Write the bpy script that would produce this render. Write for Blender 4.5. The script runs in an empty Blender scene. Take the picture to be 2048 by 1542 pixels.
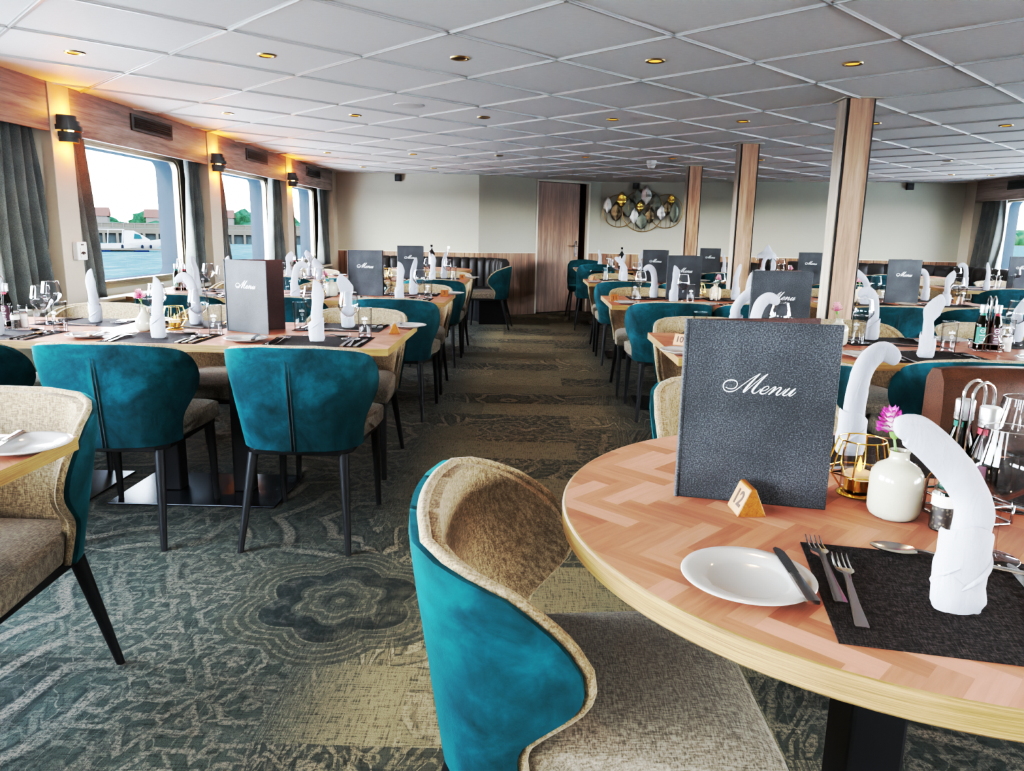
SKY, SUN, EXPO, GAM, OD = 63.0, 12.0, 0.0, 1.0, 0.115
import bpy, math, random
from mathutils import Vector, Matrix, noise as mnoise
random.seed(7)
PI = math.pi
sc = bpy.context.scene
COL = sc.collection
TZ = 0.745            # table top height
CEIL = 2.0

# ------------------------------------------------------------------ materials
od = lambda *c: tuple(x * OD for x in c)   # outdoor surfaces stand in far stronger light
class NT:
    def __init__(s, name):
        s.m = bpy.data.materials.new(name); s.m.use_nodes = True
        s.t = s.m.node_tree; s.t.nodes.clear()
        s.out = s.t.nodes.new('ShaderNodeOutputMaterial')
    def n(s, typ, ins=None, **props):
        nd = s.t.nodes.new(typ)
        for k, v in props.items(): setattr(nd, k, v)
        for k, v in (ins or {}).items():
            sk = nd.inputs[k]
            if isinstance(v, bpy.types.NodeSocket): s.t.links.new(v, sk)
            else: sk.default_value = v
        return nd
    def math(s, op, a, b=0.0, c=0.0, clamp=False):
        nd = s.n('ShaderNodeMath', {0: a, 1: b, 2: c}, operation=op, use_clamp=clamp); return nd.outputs[0]
    def vmath(s, op, a, b=(0, 0, 0), out=0):
        nd = s.n('ShaderNodeVectorMath', {0: a, 1: b}, operation=op); return nd.outputs[out]
    def mix(s, f, a, b, mode='MIX'):
        nd = s.t.nodes.new('ShaderNodeMix'); nd.data_type = 'RGBA'; nd.blend_type = mode
        for i, v in ((0, f), (6, a), (7, b)):
            if isinstance(v, bpy.types.NodeSocket): s.t.links.new(v, nd.inputs[i])
            elif i == 0: nd.inputs[0].default_value = v
            else: nd.inputs[i].default_value = (*v[:3], 1)
        return nd.outputs[2]
    def ramp(s, f, stops, interp='LINEAR'):
        nd = s.t.nodes.new('ShaderNodeValToRGB'); nd.color_ramp.interpolation = interp
        el = nd.color_ramp.elements
        while len(el) < len(stops): el.new(0.5)
        for e, (p, c) in zip(el, stops):
            e.position = p; e.color = (*c[:3], 1) if not isinstance(c, (int, float)) else (c, c, c, 1)
        s.t.links.new(f, nd.inputs[0]); return nd.outputs[0]
    def coord(s, kind='Object', scale=(1, 1, 1), rot=(0, 0, 0), loc=(0, 0, 0)):
        if kind == 'World': src = s.n('ShaderNodeNewGeometry').outputs['Position']
        else: src = s.n('ShaderNodeTexCoord').outputs[kind]
        mp = s.n('ShaderNodeMapping', {'Vector': src, 'Scale': scale, 'Rotation': rot, 'Location': loc}); return mp.outputs[0]
    def noise(s, vec, scale=5, detail=3, rough=0.5, dist=0.0, out=0):
        return s.n('ShaderNodeTexNoise', {'Vector': vec, 'Scale': scale, 'Detail': detail, 'Roughness': rough, 'Distortion': dist}).outputs[out]
    def bump(s, h, strength=0.3, dist=0.01):
        return s.n('ShaderNodeBump', {'Height': h, 'Strength': strength, 'Distance': dist}).outputs[0]
    def bsdf(s, color, rough=0.5, metal=0.0, normal=None, spec=0.5, **extra):
        b = s.t.nodes.new('ShaderNodeBsdfPrincipled')
        def setv(k, v):
            if isinstance(v, bpy.types.NodeSocket): s.t.links.new(v, b.inputs[k])
            else: b.inputs[k].default_value = v
        setv('Base Color', color if isinstance(color, bpy.types.NodeSocket) else (*color[:3], 1))
        setv('Roughness', rough); setv('Metallic', metal); setv('Specular IOR Level', spec)
        if normal is not None: s.t.links.new(normal, b.inputs['Normal'])
        for k, v in extra.items(): setv(k.replace('_', ' '), v)
        s.t.links.new(b.outputs[0], s.out.inputs[0]); return b

def plain(name, col, rough=0.5, metal=0.0, var=0.08, scale=30, spec=0.5, **ex):
    t = NT(name); v = t.noise(t.coord('Object'), scale, 3)
    c = t.mix(v, [x * (1 - var) for x in col], [min(1, x * (1 + var)) for x in col])
    t.bsdf(c, rough, metal, spec=spec, **ex); return t.m

def emis(name, col, strength):
    t = NT(name); e = t.n('ShaderNodeEmission', {'Color': (*col, 1), 'Strength': strength}); t.t.links.new(e.outputs[0], t.out.inputs[0]); return t.m

def m_velvet():
    t = NT('teal_velvet'); co = t.coord('Object')
    a = t.noise(co, 7, 5, 0.6, 0.7); b = t.noise(co, 26, 4, 0.65, 0.5)
    f = t.math('ADD', t.math('MULTIPLY', a, 0.75), t.math('MULTIPLY', b, 0.25))
    c = t.ramp(f, [(0.34, (0.0006, 0.0125, 0.0155)), (0.49, (0.001, 0.0285, 0.034)), (0.66, (0.0022, 0.056, 0.066))])
    t.bsdf(c, 0.8, spec=0.1, Sheen_Weight=0.22, Sheen_Roughness=0.35, Sheen_Tint=(0.08, 0.62, 0.68, 1),
           normal=t.bump(t.noise(co, 350, 2), 0.12, 0.003)); return t.m

def weave(name, c1, c2, c3, sc_=1.0, rough=0.9, spec=0.12, sheen=0.08):
    t = NT(name); co = t.coord('Object')
    n1 = t.noise(t.vmath('MULTIPLY', co, (480 * sc_, 60 * sc_, 60 * sc_)), 1, 2, 0.6)
    n2 = t.noise(t.vmath('MULTIPLY', co, (55 * sc_, 420 * sc_, 420 * sc_)), 1, 2, 0.6)
    n3 = t.noise(co, 260 * sc_, 2)
    f = t.math('ADD', t.math('MULTIPLY', t.math('ADD', n1, n2), 0.4), t.math('MULTIPLY', n3, 0.2))
    c = t.ramp(f, [(0.40, c1), (0.5, c2), (0.6, c3)])
    t.bsdf(c, rough, spec=spec, normal=t.bump(f, 0.35, 0.003), Sheen_Weight=sheen); return t.m

def wood(name, dark, mid, light, axis='Z', grain=1.0, plank=None, rough=0.5, knots=True, spec=0.4, kind='World'):
    t = NT(name)
    long = {'X': (0.6, 9, 9), 'Y': (9, 0.6, 9), 'Z': (9, 9, 0.6)}[axis]
    co = t.coord(kind)
    if plank:   # vertical planks: random tint and offset per plank along X+Y
        sx = t.n('ShaderNodeSeparateXYZ', {0: co})
        u = t.math('ADD', sx.outputs[0], t.math('MULTIPLY', sx.outputs[1], plank[1]))
        idx = t.math('FLOOR', t.math('DIVIDE', u, plank[0]))
        wn = t.n('ShaderNodeTexWhiteNoise', {'W': idx}, noise_dimensions='1D').outputs[0]
        co = t.vmath('ADD', co, t.n('ShaderNodeCombineXYZ', {0: t.math('MULTIPLY', wn, 7.0), 2: t.math('MULTIPLY', wn, 13.0)}).outputs[0])
        fr = t.math('FRACT', t.math('DIVIDE', u, plank[0]))
        gap = t.math('LESS_THAN', fr, 0.045)
    v = t.vmath('MULTIPLY', co, tuple(x * grain for x in long))
    n1 = t.noise(v, 1.3, 6, 0.62, 1.1); n2 = t.noise(t.vmath('MULTIPLY', v, (3.7, 3.7, 3.7)), 2.2, 3, 0.6, 0.3)
    f = t.math('ADD', t.math('MULTIPLY', n1, 0.7), t.math('MULTIPLY', n2, 0.3))
    c = t.ramp(f, [(0.33, dark), (0.5, mid), (0.66, light)])
    if knots:
        k = t.n('ShaderNodeTexVoronoi', {'Vector': t.vmath('MULTIPLY', v, (0.24, 0.24, 0.7)), 'Scale': 1.0}).outputs['Distance']
        c = t.mix(t.ramp(k, [(0.0, 0.75), (0.14, 0.0)]), c, [x * 0.45 for x in dark])
    if plank:
        c = t.mix(t.math('MULTIPLY', t.math('SUBTRACT', wn, 0.35), 0.5, clamp=True), c, [x * 0.6 for x in mid])
        c = t.mix(gap, c, [x * 0.25 for x in dark])
    t.bsdf(c, rough, spec=spec, normal=t.bump(f, 0.12, 0.004)); return t.m

def m_herringbone():
    t = NT('herringbone_veneer')
    w, n = 0.036, 4
    co = t.coord('World', scale=(1 / w, 1 / w, 0), rot=(0, 0, math.radians(43)))
    s = t.n('ShaderNodeSeparateXYZ', {0: co}); x, y = s.outputs[0], s.outputs[1]
    i, j = t.math('FLOOR', x), t.math('FLOOR', y)
    m = t.math('FLOORED_MODULO', t.math('SUBTRACT', i, j), 2.0 * n)
    hor = t.math('LESS_THAN', m, n - 0.5)
    # ids
    ih = t.math('SUBTRACT', i, m)
    jv = t.math('ADD', j, t.math('SUBTRACT', m, float(n)))
    idh = t.math('ADD', t.math('MULTIPLY', ih, 1.37), t.math('MULTIPLY', j, 7.91))
    idv = t.math('ADD', t.math('MULTIPLY', i, 3.73), t.math('MULTIPLY', jv, 5.17))
    pid = t.math('ADD', t.math('MULTIPLY', hor, idh), t.math('MULTIPLY', t.math('SUBTRACT', 1.0, hor), t.math('ADD', idv, 0.5)))
    wn = t.n('ShaderNodeTexWhiteNoise', {'W': pid}, noise_dimensions='1D').outputs[0]
    # grain
    off = t.math('MULTIPLY', wn, 50.0)
    gh = t.n('ShaderNodeCombineXYZ', {0: t.math('MULTIPLY', x, 0.35), 1: t.math('MULTIPLY', y, 4.0), 2: off}).outputs[0]
    gv = t.n('ShaderNodeCombineXYZ', {0: t.math('MULTIPLY', x, 4.0), 1: t.math('MULTIPLY', y, 0.35), 2: off}).outputs[0]
    g = t.n('ShaderNodeMix', {0: hor, 4: gv, 5: gh}, data_type='VECTOR').outputs[1]
    gr = t.noise(g, 1.0, 4, 0.6, 0.3)
    f = t.math('ADD', t.math('MULTIPLY', wn, 0.55), t.math('MULTIPLY', gr, 0.55))
    c = t.ramp(f, [(0.2, (0.185, 0.070, 0.043)), (0.55, (0.295, 0.120, 0.078)), (0.85, (0.385, 0.175, 0.120))])
    t.bsdf(c, 0.42, spec=0.14); return t.m

def m_napkin():
    t = NT('white_napkin'); co = t.coord('Object'); n = t.noise(t.vmath('MULTIPLY', co, (60, 60, 22)), 1, 3, 0.55, 0.6); f = t.noise(co, 900, 2)
    c = t.mix(n, (0.29, 0.305, 0.35), (0.38, 0.39, 0.42)); t.bsdf(c, 0.85, spec=0.08, normal=t.bump(t.math('ADD', t.math('MULTIPLY', n, 1.0), t.math('MULTIPLY', f, 0.03)), 0.5, 0.006)); return t.m

def m_edge():
    t = NT('oak_edge_band'); P = t.coord('World')
    n = t.noise(t.vmath('MULTIPLY', P, (7, 7, 620)), 1, 4, 0.7, 0.1); n2 = t.noise(P, 7, 2)
    c = t.ramp(t.math('ADD', t.math('MULTIPLY', n, 0.75), t.math('MULTIPLY', n2, 0.25)), [(0.36, (0.085, 0.042, 0.014)), (0.5, (0.185, 0.108, 0.044)), (0.62, (0.262, 0.168, 0.078))])
    t.bsdf(c, 0.4, spec=0.4); return t.m

def m_carpet():
    t = NT('patchwork_carpet')
    P = t.coord('World'); s = t.n('ShaderNodeSeparateXYZ', {0: P}); X, Y = s.outputs[0], s.outputs[1]
    def bricks(w, h, off, loc):
        br = t.n('ShaderNodeTexBrick', {'Vector': t.coord('World', loc=loc), 'Color1': (0, 0, 0, 1), 'Color2': (1, 1, 1, 1), 'Mortar': (0.5, 0.5, 0.5, 1), 'Scale': 1.0,
                 'Mortar Size': 0.0, 'Brick Width': w, 'Row Height': h}, offset=off)
        return t.n('ShaderNodeTexWhiteNoise', {'Vector': br.outputs[0]}, noise_dimensions='3D').outputs
    b1 = bricks(0.93, 0.335, 0.37, (0.3, 0.11, 0)); rs = b1['Value']
    rc = t.n('ShaderNodeSeparateColor', {0: b1['Color']}).outputs
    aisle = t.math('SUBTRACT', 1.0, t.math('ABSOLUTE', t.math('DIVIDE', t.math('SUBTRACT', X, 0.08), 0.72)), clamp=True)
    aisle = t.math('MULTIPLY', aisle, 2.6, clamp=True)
    big = t.noise(P, 0.9, 2, 0.5)
    wv = t.vmath('MULTIPLY', t.vmath('SUBTRACT', t.n('ShaderNodeTexNoise', {'Vector': P, 'Scale': 2.2, 'Detail': 1.0}).outputs['Color'], (0.5, 0.5, 0.5)), (0.07, 0.07, 0))
    # each patch shows its own offset into the ornament
    shift = t.n('ShaderNodeCombineXYZ', {0: t.math('MULTIPLY', t.math('MULTIPLY', rc[0], aisle), 3.0), 1: t.math('MULTIPLY', t.math('MULTIPLY', rc[1], aisle), 3.0)}).outputs[0]
    Pw = t.vmath('ADD', t.vmath('ADD', P, wv), shift)
    def motif(scale, petals, rings, rnd_=0.55, loc=(0, 0, 0), amp=2.6):
        v = t.n('ShaderNodeMapping', {'Vector': Pw, 'Scale': (scale, scale, 0), 'Location': loc}).outputs[0]
        vo = t.n('ShaderNodeTexVoronoi', {'Vector': v, 'Scale': 1.0, 'Randomness': rnd_}, voronoi_dimensions='2D')
        lv = t.vmath('SUBTRACT', v, vo.outputs['Position'])
        r = t.vmath('LENGTH', lv, out='Value'); q = t.n('ShaderNodeSeparateXYZ', {0: lv}); th = t.math('ARCTAN2', q.outputs[1], q.outputs[0])
        pet = t.math('ABSOLUTE', t.math('SINE', t.math('MULTIPLY', th, petals)))
        return t.math('SINE', t.math('ADD', t.math('MULTIPLY', r, rings), t.math('MULTIPLY', t.math('MULTIPLY', pet, amp), t.math('MULTIPLY', r, 2.2)))), r
    v1, r1 = motif(1.05, 4.0, 30.0); v2, r2 = motif(4.4, 3.0, 20.0, 0.8, (3.3, 1.7, 0), 1.6); v3, r3 = motif(11.0, 2.5, 12.0, 1.0, (1.3, 4.7, 0), 1.2)
    wav = t.n('ShaderNodeTexWave', {'Vector': Pw, 'Scale': 2.1, 'Distortion': 9.0, 'Detail': 2.0, 'Detail Scale': 1.6}).outputs['Fac']
    scroll = t.ramp(t.math('ABSOLUTE', t.math('SUBTRACT', wav, 0.5)), [(0.015, 1.0), (0.05, 0.0)])
    big_l = t.ramp(v1, [(0.62, 0.0), (0.86, 1.0)]); mid_l = t.ramp(v2, [(0.45, 0.0), (0.8, 0.85)]); small_l = t.ramp(v3, [(0.35, 0.0), (0.85, 0.8)])
    zone = t.noise(P, 1.6, 2, 0.6)
    lines = t.math('MAXIMUM', t.math('MULTIPLY', big_l, t.ramp(zone, [(0.44, 1.0), (0.56, 0.25)])), t.math('MULTIPLY', mid_l, t.ramp(zone, [(0.42, 0.25), (0.55, 1.0)])))
    lines = t.math('MAXIMUM', lines, t.math('MULTIPLY', small_l, t.ramp(zone, [(0.40, 0.35), (0.62, 0.9)])))
    lines = t.math('MAXIMUM', lines, t.math('MULTIPLY', scroll, 0.8))
    fleck = t.noise(P, 90, 3, 0.75); lines = t.math('MULTIPLY', lines, t.ramp(fleck, [(0.40, 0.12), (0.55, 1.0)]))
    dark = t.math('MULTIPLY', t.ramp(v1, [(0.0, 0.0), (0.35, 1.0), (0.6, 1.0), (0.66, 0.0)]), t.ramp(zone, [(0.42, 0.8), (0.56, 0.1)]))
    dark = t.math('MAXIMUM', dark, t.math('MULTIPLY', t.ramp(v2, [(0.05, 0.0), (0.3, 0.7), (0.45, 0.0)]), 0.8))
    # medallion in the foreground
    mv = t.vmath('SUBTRACT', P, (-0.60, 2.27, 0)); mr = t.vmath('LENGTH', mv, out='Value')
    mq = t.n('ShaderNodeSeparateXYZ', {0: mv}); mth = t.math('ARCTAN2', mq.outputs[1], mq.outputs[0])
    lob = t.math('ABSOLUTE', t.math('SINE', t.math('MULTIPLY', mth, 3.0)))
    me = t.math('SUBTRACT', mr, t.math('MULTIPLY', lob, t.math('MULTIPLY', t.math('MINIMUM', mr, 0.25), 0.22)))
    mring = t.ramp(t.math('SINE', t.math('MULTIPLY', me, 190.0)), [(0.25, 0.0), (0.75, 1.0)])
    inpet = t.math('MULTIPLY', t.math('GREATER_THAN', me, 0.125), t.math('LESS_THAN', me, 0.205))
    core = t.math('MULTIPLY', t.math('GREATER_THAN', me, 0.028), t.math('LESS_THAN', me, 0.05))
    inpet = t.math('MAXIMUM', inpet, core)
    medal = t.math('MULTIPLY', t.math('LESS_THAN', me, 0.33), t.ramp(t.noise(P, 14, 2), [(0.35, 0.45), (0.6, 0.88)]))
    # patch styles
    plainp = t.math('GREATER_THAN', rs, 0.52); darkp = t.math('LESS_THAN', rs, 0.24)
    lines = t.math('MULTIPLY', lines, t.math('SUBTRACT', 1.0, t.math('MULTIPLY', t.math('MULTIPLY', plainp, aisle), 0.95)))
    dark = t.math('MULTIPLY', dark, t.math('SUBTRACT', 1.0, t.math('MULTIPLY', plainp, aisle)))
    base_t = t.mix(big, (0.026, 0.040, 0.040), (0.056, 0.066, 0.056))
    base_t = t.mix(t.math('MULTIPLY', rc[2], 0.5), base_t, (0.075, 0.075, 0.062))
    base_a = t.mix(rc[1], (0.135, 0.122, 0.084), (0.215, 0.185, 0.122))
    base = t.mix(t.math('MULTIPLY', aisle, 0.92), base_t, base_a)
    base = t.mix(t.math('MULTIPLY', darkp, 0.7), base, (0.030, 0.036, 0.033))
    base = t.mix(t.math('MULTIPLY', dark, 0.75), base, (0.012, 0.019, 0.021))
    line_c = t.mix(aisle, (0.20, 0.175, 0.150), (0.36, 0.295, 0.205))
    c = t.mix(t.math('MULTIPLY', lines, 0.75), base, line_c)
    fm = t.ramp(fleck, [(0.40, 0.15), (0.56, 0.95)])
    mc = t.mix(t.math('MULTIPLY', mring, fm), t.mix(inpet, (0.050, 0.054, 0.045), (0.012, 0.018, 0.020)), t.mix(inpet, (0.150, 0.130, 0.104), (0.028, 0.033, 0.032)))
    c = t.mix(medal, c, mc)
    w1 = t.noise(t.vmath('MULTIPLY', P, (190, 16, 1)), 1, 2, 0.7); w2 = t.noise(t.vmath('MULTIPLY', P, (16, 190, 1)), 1, 2, 0.7)
    wf = t.math('ADD', w1, w2); c = t.mix(t.ramp(wf, [(0.76, 0.75), (1.05, 0.0)]), c, (0.014, 0.017, 0.016))
    pile = t.noise(P, 420, 2, 0.7)
    c = t.mix(t.ramp(pile, [(0.35, 0.5), (0.6, 0.0)]), c, (0.016, 0.019, 0.018))
    c = t.mix(1.0, c, (1.0, 0.94, 0.88), 'MULTIPLY')
    t.bsdf(c, 0.95, spec=0.04, normal=t.bump(pile, 0.5, 0.006)); return t.m

def m_glass(name, tint=(1, 1, 1), edge=0.5, refl=0.10, rough=0.0, dens=0.97, gz=0.28):
    t = NT(name)
    lw = t.n('ShaderNodeLayerWeight', {'Blend': 0.35})
    f3 = t.math('POWER', lw.outputs['Facing'], 1.9)
    col = t.mix(f3, [x * dens for x in tint], [x * edge for x in tint])
    tr = t.n('ShaderNodeBsdfTransparent', {'Color': col})
    gl = t.n('ShaderNodeBsdfGlossy', {'Color': (1, 1, 1, 1), 'Roughness': rough})
    fac = t.math('ADD', t.math('MULTIPLY', f3, gz), refl, clamp=True)
    mx = t.n('ShaderNodeMixShader', {0: fac, 1: tr.outputs[0], 2: gl.outputs[0]})
    t.t.links.new(mx.outputs[0], t.out.inputs[0]); return t.m

def m_menu():
    t = NT('menu_leatherette'); co = t.coord('Object')
    n = t.noise(co, 420, 3, 0.75); b = t.noise(co, 9, 3)
    f = t.math('ADD', t.math('MULTIPLY', n, 0.8), t.math('MULTIPLY', b, 0.2))
    c = t.ramp(f, [(0.36, (0.004, 0.0045, 0.005)), (0.5, (0.016, 0.0175, 0.020)), (0.64, (0.065, 0.068, 0.073))])
    t.bsdf(c, 0.5, spec=0.3, normal=t.bump(n, 0.5, 0.002)); return t.m

def m_leather(name, c0, c1, scale=160):
    t = NT(name); co = t.coord('Object')
    v = t.noise(co, scale, 3, 0.7); b = t.noise(co, 4, 3)
    c = t.ramp(t.math('ADD', t.math('MULTIPLY', v, 0.6), t.math('MULTIPLY', b, 0.4)), [(0.4, c0), (0.6, c1)])
    t.bsdf(c, 0.42, spec=0.16, normal=t.bump(v, 0.35, 0.002)); return t.m

def m_petal(name, base, edge):
    t = NT(name); a = t.n('ShaderNodeAttribute', attribute_name='edge').outputs['Fac']
    c = t.ramp(a, [(0.35, base), (0.75, edge)]); t.bsdf(c, 0.7, spec=0.2, Subsurface_Weight=0.0); return t.m

def m_water():
    t = NT('harbour_water'); P = t.coord('World')
    n = t.noise(t.vmath('MULTIPLY', P, (0.5, 0.16, 1)), 1.0, 5, 0.65); n2 = t.noise(t.vmath('MULTIPLY', P, (1.6, 0.5, 1)), 1.0, 4, 0.6)
    f = t.math('ADD', t.math('MULTIPLY', n, 0.5), t.math('MULTIPLY', n2, 0.5))
    c = t.ramp(f, [(0.36, od(0.035, 0.075, 0.090)), (0.52, od(0.060, 0.110, 0.125)), (0.63, od(0.12, 0.165, 0.17))])
    t.bsdf(c, 0.6, spec=0.0, normal=t.bump(f, 0.25, 0.3)); return t.m

def m_foliage(name, a, b, scale=1.2):
    t = NT(name); P = t.coord('World'); n = t.noise(P, scale, 5, 0.7)
    t.bsdf(t.ramp(n, [(0.38, a), (0.62, b)]), 0.9, spec=0.0, normal=t.bump(n, 0.8, 0.6)); return t.m

def m_curtain():
    t = NT('curtain_cloth'); co = t.coord('World')
    n = t.noise(co, 240, 2, 0.6); b = t.noise(co, 6, 2)
    c = t.ramp(t.math('ADD', t.math('MULTIPLY', n, 0.6), t.math('MULTIPLY', b, 0.4)), [(0.38, (0.060, 0.066, 0.066)), (0.62, (0.135, 0.14, 0.13))])
    d = t.n('ShaderNodeBsdfDiffuse', {'Color': c}); tr = t.n('ShaderNodeBsdfTranslucent', {'Color': t.mix(0.5, c, (0.30, 0.29, 0.24))})
    mx = t.n('ShaderNodeMixShader', {0: 0.16, 1: d.outputs[0], 2: tr.outputs[0]}); t.t.links.new(mx.outputs[0], t.out.inputs[0]); return t.m

def m_ceiling():
    t = NT('ceiling_panel'); P = t.coord('World')
    n = t.noise(t.vmath('MULTIPLY', P, (30, 90, 1)), 1, 4, 0.65)
    c = t.ramp(n, [(0.3, (0.84, 0.84, 0.83)), (0.7, (0.90, 0.90, 0.89))])
    t.bsdf(c, 0.6, spec=0.3, normal=t.bump(n, 0.12, 0.003)); return t.m

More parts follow.
